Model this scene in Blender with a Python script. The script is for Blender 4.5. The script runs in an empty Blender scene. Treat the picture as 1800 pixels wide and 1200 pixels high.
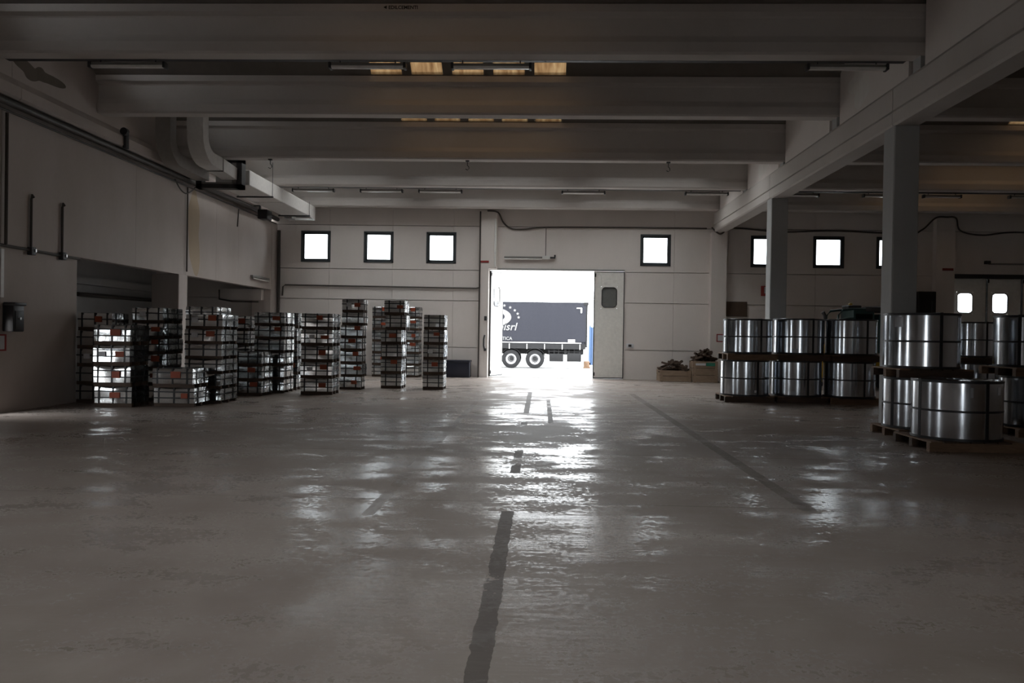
import bpy, bmesh, math, random
from mathutils import Vector, Matrix
random.seed(7)
PI = math.pi
S = bpy.context.scene
COL = S.collection

# ------------------------------------------------------------------ camera
f_px = 1379.0
rho, vpx, vpy = 0.016, 51.0, 12.0
Yc = Vector((vpx, vpy, f_px)).normalized()
zz = Vector((math.sin(rho), math.cos(rho), 0.0))
Zc = (zz - Yc * zz.dot(Yc)).normalized()
Xc = -(Yc.cross(Zc))
cam = bpy.data.cameras.new('camera')
camo = bpy.data.objects.new('camera', cam)
COL.objects.link(camo)
cam.sensor_width = 36.0
cam.lens = f_px / 1800 * 36.0
cam.clip_end = 500
right = Vector((Xc[0], Yc[0], Zc[0])); up = Vector((Xc[1], Yc[1], Zc[1])); fwd = Vector((Xc[2], Yc[2], Zc[2]))
camo.matrix_world = Matrix(((right.x, up.x, -fwd.x, 0), (right.y, up.y, -fwd.y, 0), (right.z, up.z, -fwd.z, 1.65), (0, 0, 0, 1)))
S.camera = camo

# ------------------------------------------------------------------ sky, exposure
w = bpy.data.worlds.new('overcast_sky'); S.world = w
w.use_nodes = True
bg = w.node_tree.nodes['Background']
bg.inputs[0].default_value = (0.93, 0.97, 1.0, 1)
bg.inputs[1].default_value = 10.5
S.view_settings.view_transform = 'Standard'
S.view_settings.look = 'None'
S.view_settings.exposure = 0.0
S.view_settings.gamma = 1.0
S.view_settings.use_curve_mapping = False
try:
    S.cycles.use_denoising = True
    S.cycles.max_bounces = 10
    S.cycles.diffuse_bounces = 6
    S.cycles.glossy_bounces = 5
    S.cycles.sample_clamp_indirect = 6.0
except Exception:
    pass

def portal(name, loc, rot, sx, sy):            # light portal lying in a real opening (it guides the sky light in)
    l = bpy.data.lights.new(name, 'AREA'); l.shape = 'RECTANGLE'; l.size = sx; l.size_y = sy
    l.cycles.is_portal = True
    o = bpy.data.objects.new(name, l); COL.objects.link(o); o.location = loc; o.rotation_euler = rot
    return o
portal('daylight_main_gate', (0.0, 30.45, 2.05), (-PI / 2, 0, 0), 4.0, 4.1)
portal('daylight_rear_gate', (1.8, -9.2, 1.2), (PI / 2, 0, 0), 1.9, 2.4)
portal('daylight_side_doorway', (-10.6, 13.95, 1.0), (0, -PI / 2, 0), 1.5, 0.9)
portal('daylight_side_gate', (-10.6, 5.95, 1.2), (0, -PI / 2, 0), 2.4, 1.1)
portal('daylight_windows_left', (-6.3, 30.4, 4.92), (-PI / 2, 0, 0), 6.1, 1.2)

# ------------------------------------------------------------------ materials
def nt_new(name):
    m = bpy.data.materials.new(name); m.use_nodes = True
    nt = m.node_tree; nt.nodes.clear()
    out = nt.nodes.new('ShaderNodeOutputMaterial')
    return m, nt, out
def nd(nt, typ, props=None, **inp):
    n = nt.nodes.new(typ)
    for k, v in (props or {}).items(): setattr(n, k, v)
    for k, v in inp.items():
        key = int(k[1:]) if k[0] == 'i' and k[1:].isdigit() else k.replace('_', ' ')
        s = n.inputs[key]
        if isinstance(v, bpy.types.NodeSocket): nt.links.new(v, s)
        else: s.default_value = v
    return n
def c4(c): return (c[0], c[1], c[2], 1)
def ramp(nt, fac, stops):
    r = nt.nodes.new('ShaderNodeValToRGB'); nt.links.new(fac, r.inputs[0])
    e = r.color_ramp.elements
    while len(e) < len(stops): e.new(0.5)
    for k, (p, c) in enumerate(stops):
        e[k].position = p
        e[k].color = c4(c) if hasattr(c, '__len__') else (c, c, c, 1)
    return r.outputs[0]
def mixc(nt, fac, a, b):
    n = nt.nodes.new('ShaderNodeMix'); n.data_type = 'RGBA'
    for s, v in ((n.inputs[0], fac), (n.inputs[6], a), (n.inputs[7], b)):
        if isinstance(v, bpy.types.NodeSocket): nt.links.new(v, s)
        else: s.default_value = v if not hasattr(v, '__len__') else c4(v)
    return n.outputs[2]
def math_(nt, op, a, b=None, c=None):
    n = nt.nodes.new('ShaderNodeMath'); n.operation = op
    for s, v in zip(n.inputs, (a, b, c)):
        if v is None: continue
        if isinstance(v, bpy.types.NodeSocket): nt.links.new(v, s)
        else: s.default_value = v
    return n.outputs[0]
def plain(name, col, rough=0.5, metal=0.0, spec=0.5):
    m, nt, out = nt_new(name)
    tc = nd(nt, 'ShaderNodeTexCoord')
    no = nd(nt, 'ShaderNodeTexNoise', Vector=tc.outputs['Object'], Scale=9.0, Detail=3.0)
    c = mixc(nt, no.outputs[0], [x * 0.86 for x in col], [min(1, x * 1.12) for x in col])
    b = nd(nt, 'ShaderNodeBsdfPrincipled', Base_Color=c, Roughness=rough, Metallic=metal)
    b.inputs['Specular IOR Level'].default_value = spec
    nt.links.new(b.outputs[0], out.inputs[0]); return m
def plaster(name, col, stain, amount=0.5, scale=0.7, rough=0.8):
    m, nt, out = nt_new(name)
    tc = nd(nt, 'ShaderNodeTexCoord')
    mp = nd(nt, 'ShaderNodeMapping', Vector=tc.outputs['Object']); mp.inputs['Scale'].default_value = (1, 1, 0.45)
    n1 = nd(nt, 'ShaderNodeTexNoise', Vector=mp.outputs[0], Scale=scale, Detail=6.0, Roughness=0.6)
    n2 = nd(nt, 'ShaderNodeTexNoise', Vector=tc.outputs['Object'], Scale=14.0, Detail=4.0)
    fac = ramp(nt, n1.outputs[0], [(0.42, 0.0), (0.75, amount)])
    c = mixc(nt, fac, col, stain)
    c = mixc(nt, math_(nt, 'MULTIPLY', n2.outputs[0], 0.18), c, [x * 0.7 for x in col])
    bp = nd(nt, 'ShaderNodeBump', Strength=0.25, Distance=0.01, Height=n2.outputs[0])
    b = nd(nt, 'ShaderNodeBsdfPrincipled', Base_Color=c, Roughness=rough, Normal=bp.outputs[0])
    b.inputs['Specular IOR Level'].default_value = 0.25
    nt.links.new(b.outputs[0], out.inputs[0]); return m

M = {}
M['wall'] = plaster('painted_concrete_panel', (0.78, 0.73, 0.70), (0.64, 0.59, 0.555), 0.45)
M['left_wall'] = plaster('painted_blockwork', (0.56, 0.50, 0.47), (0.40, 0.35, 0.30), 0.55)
M['beam'] = plaster('precast_concrete', (0.60, 0.565, 0.54), (0.42, 0.38, 0.34), 0.4, 0.5)
M['column'] = plaster('grey_concrete', (0.46, 0.47, 0.475), (0.36, 0.36, 0.355), 0.4, 1.2)
M['patch'] = plaster('white_plaster_and_daylight', (0.80, 0.78, 0.75), (0.6, 0.56, 0.5), 0.5, 2.0)  # also colours the bright daylight on the girder upstand
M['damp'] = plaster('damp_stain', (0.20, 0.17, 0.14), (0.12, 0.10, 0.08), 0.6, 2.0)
M['ochre'] = plaster('ochre_water_stain', (0.50, 0.40, 0.29), (0.42, 0.33, 0.24), 0.5, 2.0)
M['roof'] = plaster('dark_fibre_cement', (0.22, 0.20, 0.18), (0.12, 0.11, 0.10), 0.6, 0.9)
M['recess'] = plaster('recess_wall', (0.42, 0.42, 0.42), (0.3, 0.3, 0.3), 0.5)
M['apron'] = plaster('yard_concrete', (0.36, 0.36, 0.35), (0.28, 0.28, 0.27), 0.5, 0.4)
M['dark'] = plain('dark_metal', (0.035, 0.035, 0.037), 0.5, 0.0)
M['black'] = plain('black_strap', (0.012, 0.012, 0.014), 0.45)
M['frame'] = plain('grey_window_frame', (0.055, 0.065, 0.07), 0.5)
M['pipe'] = plain('dark_pipe', (0.05, 0.042, 0.036), 0.5)
M['cable'] = plain('dark_cable', (0.07, 0.06, 0.05), 0.6)
M['door'] = plain('white_door_panel', (0.80, 0.79, 0.75), 0.45)
M['duct'] = plain('white_duct_sheet', (0.66, 0.64, 0.62), 0.45)
M['ductg'] = plain('grey_duct_sheet', (0.30, 0.28, 0.26), 0.5)
M['lamp'] = plain('grey_lamp_housing', (0.22, 0.21, 0.20), 0.35)
M['tube'] = plain('white_lamp_cover', (0.72, 0.71, 0.69), 0.1)
M['rubber'] = plain('rubber_seal', (0.03, 0.03, 0.03), 0.6)
M['red'] = plain('red_paint', (0.30, 0.035, 0.03), 0.5)
M['white'] = plain('white_paint', (0.8, 0.8, 0.78), 0.5)
M['orange'] = plain('orange_label', (0.30, 0.055, 0.018), 0.6)
M['paper'] = plain('white_label', (0.62, 0.63, 0.66), 0.6)
M['brown'] = plain('brown_board', (0.10, 0.065, 0.045), 0.7)
M['navy'] = plain('navy_plastic', (0.012, 0.014, 0.028), 0.4)
M['yellow'] = plain('yellow_paint', (0.55, 0.34, 0.02), 0.4)
M['teal'] = plain('dark_teal_paint', (0.03, 0.075, 0.075), 0.4)
M['blue'] = plain('blue_paint', (0.045, 0.085, 0.17), 0.6)
M['print'] = plain('pale_print', (0.20, 0.20, 0.20), 0.6, 0.0, 0.2)
M['green'] = plain('green_card', (0.03, 0.22, 0.15), 0.6)
M['galv'] = plain('galvanised', (0.5, 0.5, 0.5), 0.4, 0.8)
M['curtain'] = plain('dark_blue_tarpaulin', (0.016, 0.017, 0.024), 0.6, 0.0, 0.25)
M['chassis'] = plain('dark_chassis', (0.016, 0.016, 0.017), 0.6, 0.0, 0.2)
M['tyre'] = plain('tyre_rubber', (0.017, 0.017, 0.018), 0.8, 0.0, 0.2)
M['rim'] = plain('silver_rim', (0.55, 0.55, 0.57), 0.35, 0.3)

def wood(name, c1, c2):
    m, nt, out = nt_new(name)
    tc = nd(nt, 'ShaderNodeTexCoord'); oi = nd(nt, 'ShaderNodeObjectInfo')
    sc = nd(nt, 'ShaderNodeVectorMath', {'operation': 'MULTIPLY_ADD'}, i0=tc.outputs['Object'], i1=(2.0, 9.0, 9.0))
    cm = nd(nt, 'ShaderNodeCombineXYZ', X=math_(nt, 'MULTIPLY', oi.outputs['Random'], 50.0))
    nt.links.new(cm.outputs[0], sc.inputs[2])
    n = nd(nt, 'ShaderNodeTexNoise', Vector=sc.outputs[0], Scale=2.0, Detail=5.0, Distortion=1.0)
    c = mixc(nt, n.outputs[0], c1, c2)
    b = nd(nt, 'ShaderNodeBsdfPrincipled', Base_Color=c, Roughness=0.75)
    nt.links.new(b.outputs[0], out.inputs[0]); return m
M['wood'] = wood('pallet_timber', (0.09, 0.048, 0.028), (0.27, 0.17, 0.10))
M['darkwood'] = wood('old_dark_timber', (0.03, 0.018, 0.012), (0.10, 0.06, 0.038))
M['crate'] = wood('crate_plywood', (0.22, 0.15, 0.10), (0.40, 0.30, 0.22))

def steel(name, rough, bump_big, bump_small, col=(0.60, 0.62, 0.64)):
    m, nt, out = nt_new(name)
    tc = nd(nt, 'ShaderNodeTexCoord'); oi = nd(nt, 'ShaderNodeObjectInfo')
    ofs = math_(nt, 'MULTIPLY', oi.outputs['Random'], 87.0)
    cm = nd(nt, 'ShaderNodeCombineXYZ', X=ofs, Y=ofs, Z=ofs)
    v = nd(nt, 'ShaderNodeVectorMath', {'operation': 'ADD'}, i0=tc.outputs['Object'], i1=cm.outputs[0])
    nx = nd(nt, 'ShaderNodeSeparateXYZ', Vector=tc.outputs['Normal']).outputs[0]
    side = math_(nt, 'MULTIPLY_ADD', math_(nt, 'ABSOLUTE', nx), 0.9, 0.12)   # folded ends of the wrap are more creased
    n1 = nd(nt, 'ShaderNodeTexNoise', Vector=v.outputs[0], Scale=2.2, Detail=1.0)
    n2 = nd(nt, 'ShaderNodeTexNoise', Vector=v.outputs[0], Scale=9.0, Detail=2.0, Distortion=0.8)
    h = math_(nt, 'ADD', math_(nt, 'MULTIPLY', n1.outputs[0], bump_big), math_(nt, 'MULTIPLY', math_(nt, 'MULTIPLY', n2.outputs[0], bump_small), side))
    bp = nd(nt, 'ShaderNodeBump', Strength=1.0, Distance=1.0, Height=h)
    n3 = nd(nt, 'ShaderNodeTexNoise', Vector=v.outputs[0], Scale=3.0, Detail=4.0)
    r = ramp(nt, n3.outputs[0], [(0.3, rough * 0.75), (0.7, rough * 1.3)])
    c = mixc(nt, n3.outputs[0], [x * 0.88 for x in col], col)
    b = nd(nt, 'ShaderNodeBsdfPrincipled', Base_Color=c, Roughness=r, Metallic=1.0, Normal=bp.outputs[0])
    nt.links.new(b.outputs[0], out.inputs[0]); return m
M['foil'] = steel('galvanised_wrap', 0.16, 0.026, 0.009, (0.78, 0.81, 0.82))
M['coil'] = steel('steel_strip', 0.15, 0.0003, 0.0, (0.56, 0.59, 0.63))
M['coilin'] = steel('coil_edges', 0.45, 0.0, 0.002, (0.35, 0.36, 0.38))

def glass(name, col, dirt):
    m, nt, out = nt_new(name)
    tc = nd(nt, 'ShaderNodeTexCoord')
    n = nd(nt, 'ShaderNodeTexNoise', Vector=tc.outputs['Object'], Scale=3.0, Detail=4.0)
    c = mixc(nt, n.outputs[0], [x * (1 - dirt) for x in col], col)
    t = nd(nt, 'ShaderNodeBsdfTransparent', Color=c)
    g = nd(nt, 'ShaderNodeBsdfGlossy', Roughness=0.08)
    fr = nd(nt, 'ShaderNodeFresnel', IOR=1.35)
    mx = nd(nt, 'ShaderNodeMixShader', Fac=fr.outputs[0]); nt.links.new(t.outputs[0], mx.inputs[1]); nt.links.new(g.outputs[0], mx.inputs[2])
    nt.links.new(mx.outputs[0], out.inputs[0]); return m
M['glass'] = glass('window_glass', (0.86, 0.88, 0.89), 0.08)
M['cabglass'] = glass('cab_glass', (0.35, 0.42, 0.42), 0.2)
M['greyglass'] = plain('grey_porthole_glass', (0.16, 0.165, 0.16), 0.2)

def amber():
    m, nt, out = nt_new('amber_translucent_sheet')
    tc = nd(nt, 'ShaderNodeTexCoord')
    mp = nd(nt, 'ShaderNodeMapping', Vector=tc.outputs['Object']); mp.inputs['Scale'].default_value = (9.0, 1.4, 1.4)
    n = nd(nt, 'ShaderNodeTexNoise', Vector=mp.outputs[0], Scale=1.0, Detail=4.0)
    c = ramp(nt, n.outputs[0], [(0.3, (0.020, 0.010, 0.004)), (0.5, (0.038, 0.022, 0.010)), (0.75, (0.065, 0.044, 0.022))])
    t = nd(nt, 'ShaderNodeBsdfTransparent', Color=c)
    tl = nd(nt, 'ShaderNodeBsdfTranslucent', Color=c)
    mx = nd(nt, 'ShaderNodeMixShader', Fac=0.6)
    nt.links.new(t.outputs[0], mx.inputs[1]); nt.links.new(tl.outputs[0], mx.inputs[2])
    nt.links.new(mx.outputs[0], out.inputs[0]); return m
M['amber'] = amber()
M['clearsheet'] = glass('pale_roof_sheet', (0.72, 0.71, 0.69), 0.1)
M['addedsheet'] = glass('added_clear_roof_sheet', (0.54, 0.53, 0.51), 0.1)  # clear sheets of the unseen far bays, added to brighten the far end

def floor_mat():
    m, nt, out = nt_new('worn_industrial_floor')
    tc = nd(nt, 'ShaderNodeTexCoord'); P = tc.outputs['Object']
    sx = nd(nt, 'ShaderNodeSeparateXYZ', Vector=P)
    X, Y = sx.outputs[0], sx.outputs[1]
    def noise(scale, detail=5.0, rough=0.55, vec=None, dist=0.0):
        return nd(nt, 'ShaderNodeTexNoise', Vector=vec or P, Scale=scale, Detail=detail, Roughness=rough, Distortion=dist).outputs[0]
    mp = nd(nt, 'ShaderNodeMapping', Vector=P); mp.inputs['Scale'].default_value = (0.5, 1.0, 1)
    big = noise(0.42, 6, 0.6, None, 0.6)
    mid = noise(2.2, 6, 0.65, mp.outputs[0])
    fine = noise(22.0, 4, 0.6)
    c = ramp(nt, big, [(0.30, (0.25, 0.205, 0.18)), (0.52, (0.335, 0.29, 0.262)), (0.75, (0.41, 0.365, 0.335))])
    c = mixc(nt, math_(nt, 'MULTIPLY', mid, 0.55), c, (0.13, 0.105, 0.09))
    # polished wear
    wear = math_(nt, 'ADD', math_(nt, 'MULTIPLY', big, 0.5), math_(nt, 'MULTIPLY', mid, 0.5))
    wear = math_(nt, 'ADD', wear, math_(nt, 'MULTIPLY', math_(nt, 'SUBTRACT', fine, 0.5), 0.34))
    # traffic lane worn smoother by wheels along the middle of the bay
    lane = math_(nt, 'POWER', 2.718, math_(nt, 'MULTIPLY', math_(nt, 'POWER', math_(nt, 'ABSOLUTE', math_(nt, 'ADD', X, 0.5)), 2.0), -0.22))
    wear = math_(nt, 'ADD', wear, math_(nt, 'MULTIPLY', lane, 0.022))
    polished = ramp(nt, wear, [(0.505, 0.0), (0.565, 1.0)])
    # lane stripes (worn dark paint)
    def band(v, a, b):
        return math_(nt, 'MULTIPLY', math_(nt, 'GREATER_THAN', v, a), math_(nt, 'LESS_THAN', v, b))
    wob = math_(nt, 'ADD', X, math_(nt, 'MULTIPLY', math_(nt, 'SUBTRACT', noise(7.0, 4), 0.5), 0.05))
    worn = math_(nt, 'GREATER_THAN', math_(nt, 'ADD', mid, math_(nt, 'MULTIPLY', fine, 0.25)), 0.55)
    worn2 = math_(nt, 'GREATER_THAN', math_(nt, 'ADD', noise(0.55, 3), math_(nt, 'MULTIPLY', fine, 0.2)), 0.50)
    seg = math_(nt, 'MAXIMUM', math_(nt, 'MAXIMUM', band(Y, 2.0, 7.3), band(Y, 9.3, 11.1)), band(Y, 14.3, 22.5))
    s1 = math_(nt, 'MULTIPLY', math_(nt, 'MULTIPLY', band(wob, -0.345, -0.225), seg), worn2)
    s1b = math_(nt, 'MULTIPLY', math_(nt, 'MULTIPLY', band(wob, 0.16, 0.26), band(Y, 14.6, 20.0)), worn)
    s2 = math_(nt, 'MULTIPLY', band(wob, 2.53, 2.69), band(Y, 7.6, 22.5))
    s3 = math_(nt, 'MULTIPLY', math_(nt, 'MULTIPLY', band(wob, -1.60, -1.48), worn), band(Y, 7.0, 19.0))
    s3 = math_(nt, 'MULTIPLY', s3, 0.35)
    st = math_(nt, 'MAXIMUM', math_(nt, 'MAXIMUM', s1, math_(nt, 'MULTIPLY', s2, 0.7)), math_(nt, 'MAXIMUM', s3, s1b))
    c = mixc(nt, math_(nt, 'MULTIPLY', st, 0.75), c, (0.075, 0.062, 0.055))
    # expansion joints
    def joint(v, period, off, wd):
        t = math_(nt, 'ABSOLUTE', math_(nt, 'SUBTRACT', math_(nt, 'MODULO', math_(nt, 'ADD', v, off), period), period / 2))
        return math_(nt, 'LESS_THAN', t, wd)
    jt = joint(math_(nt, 'ADD', Y, math_(nt, 'MULTIPLY', math_(nt, 'SUBTRACT', mid, 0.5), 0.02)), 3.2, 3.5, 0.012)
    jt = math_(nt, 'MULTIPLY', jt, band(Y, 7.0, 30.0))
    c = mixc(nt, math_(nt, 'MULTIPLY', jt, 0.5), c, (0.05, 0.042, 0.036))
    ro = mixc(nt, polished, (0.56, 0.56, 0.56), (0.21, 0.21, 0.21))
    ro = mixc(nt, math_(nt, 'MAXIMUM', st, jt), ro, (0.62, 0.62, 0.62))
    sp = mixc(nt, polished, (0.12, 0.12, 0.12), (0.45, 0.45, 0.45))
    streak = nd(nt, 'ShaderNodeMapping', Vector=P); streak.inputs['Scale'].default_value = (0.35, 3.0, 1)
    hb = math_(nt, 'ADD', math_(nt, 'MULTIPLY', noise(3.0, 4, 0.6, streak.outputs[0]), 0.006), math_(nt, 'MULTIPLY', fine, 0.0012))
    bp = nd(nt, 'ShaderNodeBump', Strength=0.55, Distance=1.0, Height=hb)
    b = nd(nt, 'ShaderNodeBsdfPrincipled', Base_Color=c, Roughness=ro, Normal=bp.outputs[0])
    nt.links.new(sp, b.inputs['Specular IOR Level'])
    nt.links.new(b.outputs[0], out.inputs[0]); return m
M['floor'] = floor_mat()

# ------------------------------------------------------------------ mesh helpers
class MB:
    def __init__(s): s.bm = bmesh.new()
    def box(s, x0, x1, y0, y1, z0, z1, mat=None):
        v = [s.bm.verts.new(((x0, x1)[i & 1], (y0, y1)[(i >> 1) & 1], (z0, z1)[i >> 2])) for i in range(8)]
        if mat is not None:
            for q in v: q.co = mat @ q.co
        for f in ((0, 2, 3, 1), (4, 5, 7, 6), (0, 1, 5, 4), (2, 6, 7, 3), (0, 4, 6, 2), (1, 3, 7, 5)):
            s.bm.faces.new([v[i] for i in f])
        return s
    def rbox(s, x0, x1, y0, y1, z0, z1, bev=0.01, seg=2, mat=None):
        b = bmesh.new()
        v = [b.verts.new(((x0, x1)[i & 1], (y0, y1)[(i >> 1) & 1], (z0, z1)[i >> 2])) for i in range(8)]
        for f in ((0, 2, 3, 1), (4, 5, 7, 6), (0, 1, 5, 4), (2, 6, 7, 3), (0, 4, 6, 2), (1, 3, 7, 5)): b.faces.new([v[i] for i in f])
        bmesh.ops.bevel(b, geom=b.edges[:], offset=bev, segments=seg, affect='EDGES', profile=0.5)
        if mat is not None: bmesh.ops.transform(b, matrix=mat, verts=b.verts)
        s._merge(b); return s
    def _merge(s, b):
        mp = {}
        for v in b.verts: mp[v] = s.bm.verts.new(v.co)
        for f in b.faces: s.bm.faces.new([mp[v] for v in f.verts])
        b.free()
    def tube(s, pts, r, n=8, cap=True):
        pts = [Vector(p) for p in pts]; rings = []
        for i, p in enumerate(pts):
            t = (pts[min(i + 1, len(pts) - 1)] - pts[max(i - 1, 0)]).normalized()
            a = Vector((0, 0, 1)) if abs(t.z) < 0.9 else Vector((1, 0, 0))
            u = t.cross(a).normalized(); v = t.cross(u).normalized()
            rr = r[i] if hasattr(r, '__len__') else r
            rings.append([s.bm.verts.new(p + (u * math.cos(2 * PI * k / n) + v * math.sin(2 * PI * k / n)) * rr) for k in range(n)])
        for a, b in zip(rings, rings[1:]):
            for k in range(n): s.bm.faces.new((a[k], a[(k + 1) % n], b[(k + 1) % n], b[k]))
        if cap:
            s.bm.faces.new(rings[0][::-1]); s.bm.faces.new(rings[-1])
        return s
    def lathe(s, prof, n=48, closed=True, axis='z', c=(0, 0, 0)):
        rings = []
        for (r, z) in prof:
            ring = []
            for k in range(n):
                a = 2 * PI * k / n
                p = (r * math.cos(a), r * math.sin(a), z) if axis == 'z' else (r * math.cos(a), z, r * math.sin(a))
                ring.append(s.bm.verts.new((p[0] + c[0], p[1] + c[1], p[2] + c[2])))
            rings.append(ring)
        pairs = list(zip(rings, rings[1:]))
        if closed: pairs.append((rings[-1], rings[0]))
        for a, b in pairs:
            for k in range(n): s.bm.faces.new((a[k], a[(k + 1) % n], b[(k + 1) % n], b[k]))
        if not closed:
            for q in (rings[0][::-1], rings[-1]):
                if prof: s.bm.faces.new(q)
        return s
    def prism(s, poly, a0, a1, axis='x'):           # polygon in the plane across the axis, extruded along it
        def pt(a, q): return (a, q[0], q[1]) if axis == 'x' else (q[0], a, q[1]) if axis == 'y' else (q[0], q[1], a)
        A = [s.bm.verts.new(pt(a0, q)) for q in poly]; B = [s.bm.verts.new(pt(a1, q)) for q in poly]
        n = len(poly)
        for k in range(n): s.bm.faces.new((A[k], A[(k + 1) % n], B[(k + 1) % n], B[k]))
        s.bm.faces.new(A[::-1]); s.bm.faces.new(B); return s
    def quad(s, pts):
        s.bm.faces.new([s.bm.verts.new(p) for p in pts]); return s
    def mesh(s, name, mat, smooth=True):
        bmesh.ops.recalc_face_normals(s.bm, faces=s.bm.faces[:])
        if smooth:
            for f in s.bm.faces: f.smooth = True
            for e in s.bm.edges:
                if len(e.link_faces) == 2 and e.calc_face_angle(0) > 0.6: e.smooth = False
        me = bpy.data.meshes.new(name); s.bm.to_mesh(me); s.bm.free()
        me.materials.append(M[mat]); return me
def link(name, data, parent=None, loc=(0, 0, 0), rz=0.0):
    o = bpy.data.objects.new(name, data); COL.objects.link(o)
    o.location = loc; o.rotation_euler = (0, 0, rz)
    if parent is not None: o.parent = parent
    return o
def tag(o, label=None, cat=None, group=None, kind=None):
    if label: o['label'] = label
    if cat: o['category'] = cat
    if group: o['group'] = group
    if kind: o['kind'] = kind
    return o
def thing(name, label, cat, loc=(0, 0, 0), rz=0.0, group=None):
    return tag(link(name, None, None, loc, rz), label, cat, group)
def part(name, mb, mat, parent, label=None, smooth=True):
    o = link(name, mb.mesh(name, mat, smooth), parent)
    if label: o['label'] = label
    return o
def solo(name, mb, mat, label, cat, loc=(0, 0, 0), rz=0.0, group=None, kind=None):
    return tag(link(name, mb.mesh(name, mat), None, loc, rz), label, cat, group, kind)
def struct(name, mb, mat, label=None, smooth=False):
    return tag(link(name, mb.mesh(name, mat, smooth)), label, None, None, 'structure')
def text(name, s, size, mat, parent, loc, rot, align='LEFT', shear=0.0, ext=0.004, off=0.0):
    cu = bpy.data.curves.new(name, 'FONT'); cu.body = s; cu.size = size; cu.align_x = align
    cu.shear = shear; cu.extrude = ext; cu.offset = off; cu.resolution_u = 3
    cu.materials.append(M[mat])
    dg = bpy.data.objects.new(name, cu); COL.objects.link(dg)
    bpy.context.view_layer.update()
    me = bpy.data.meshes.new_from_object(dg.evaluated_get(bpy.context.evaluated_depsgraph_get()))
    bpy.data.objects.remove(dg)
    if not me.materials: me.materials.append(M[mat])
    o = link(name, me, parent, loc); o.rotation_euler = rot
    return o

# panel wall in plane (u, z); holes (u0,u1,z0,z1); real open joints of 14 mm between panels
def panel_wall(mb, mp, u0, u1, z0, z1, t, holes, us, zs, gap=0.012, vg=0.004):
    U_ = sorted(set([u0, u1] + [h[0] for h in holes] + [h[1] for h in holes] + list(us)))
    Z_ = sorted(set([z0, z1] + [h[2] for h in holes] + [h[3] for h in holes] + list(zs)))
    U_ = [x for x in U_ if u0 <= x <= u1]; Z_ = [x for x in Z_ if z0 <= x <= z1]
    for a, b in zip(U_, U_[1:]):
        for c, d in zip(Z_, Z_[1:]):
            cu, cz = (a + b) / 2, (c + d) / 2
            if any(h[0] < cu < h[1] and h[2] < cz < h[3] for h in holes): continue
            mb.box(*mp(a + (vg if a in us else 0), b - (vg if b in us else 0), c + (gap if c in zs else 0), d - (gap if d in zs else 0), 0, t * 0.75))
            mb.box(*mp(a, b, c, d, t * 0.75, t))

# ------------------------------------------------------------------ large structure
YW = 30.0
GATE = (-2.0, 3.14, 0.0, 4.1)
GATE2 = (15.36, 20.5, 0.0, 4.05)
WZ0, WZ1 = 4.32, 5.52
WINX = [(-9.31, -8.16), (-6.87, -5.72), (-4.45, -3.30), (3.72, 4.87), (7.87, 9.02), (10.2, 11.35), (12.54, 13.69)]
mb = MB()
panel_wall(mb, lambda a, b, c, d, y0, y1: (a, b, YW + y0, YW + y1, c, d), -16.0, 23.4, -0.3, 8.6, 0.26,
           [GATE, GATE2] + [(a, b, WZ0, WZ1) for a, b in WINX],
           [-8.2, -5.75, -3.4, 0.13, 5.0, 10.3], [1.113, 2.90, 4.07, 5.755])
struct('wall_back', mb, 'wall')
# near end wall behind the camera, with its own open gate
mb = MB()
panel_wall(mb, lambda a, b, c, d, y0, y1: (a, b, -9.26 + y0, -9.26 + y1, c, d), -16.0, 23.4, -0.3, 8.6, 0.26, [(0.85, 2.75, 0.0, 2.4)], [], [1.113, 2.9, 4.07, 5.755])
struct('wall_front', mb, 'wall')
# right wall
mb = MB(); panel_wall(mb, lambda a, b, c, d, y0, y1: (23.2 + y0, 23.2 + y1, a, b, c, d), -9.26, 30.0, -0.3, 8.6, 0.26, [], [], [1.113, 2.9, 4.07, 5.755])
struct('wall_right', mb, 'wall')
# left wall
XL = -10.25
mb = MB()
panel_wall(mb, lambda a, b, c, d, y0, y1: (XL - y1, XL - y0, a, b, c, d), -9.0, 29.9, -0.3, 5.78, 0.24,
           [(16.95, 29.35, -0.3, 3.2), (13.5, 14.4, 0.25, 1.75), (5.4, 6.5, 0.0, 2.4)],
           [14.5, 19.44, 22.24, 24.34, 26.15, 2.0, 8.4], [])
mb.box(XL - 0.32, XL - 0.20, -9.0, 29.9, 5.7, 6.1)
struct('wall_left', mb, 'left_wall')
# recess behind the left opening
mb = MB()
mb.box(-15.2, -15.0, 14.6, 30.0, 0, 4.6); mb.box(-15.0, XL - 0.24, 14.5, 14.7, 0, 4.6)
mb.box(-15.0, -14.75, 14.7, 30.0, 3.05, 3.3)
struct('wall_recess', mb, 'recess')
mb = MB(); mb.box(-15.2, XL - 0.24, 14.5, 30.0, 4.5, 4.7); struct('ceiling_recess', mb, 'recess')
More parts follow.
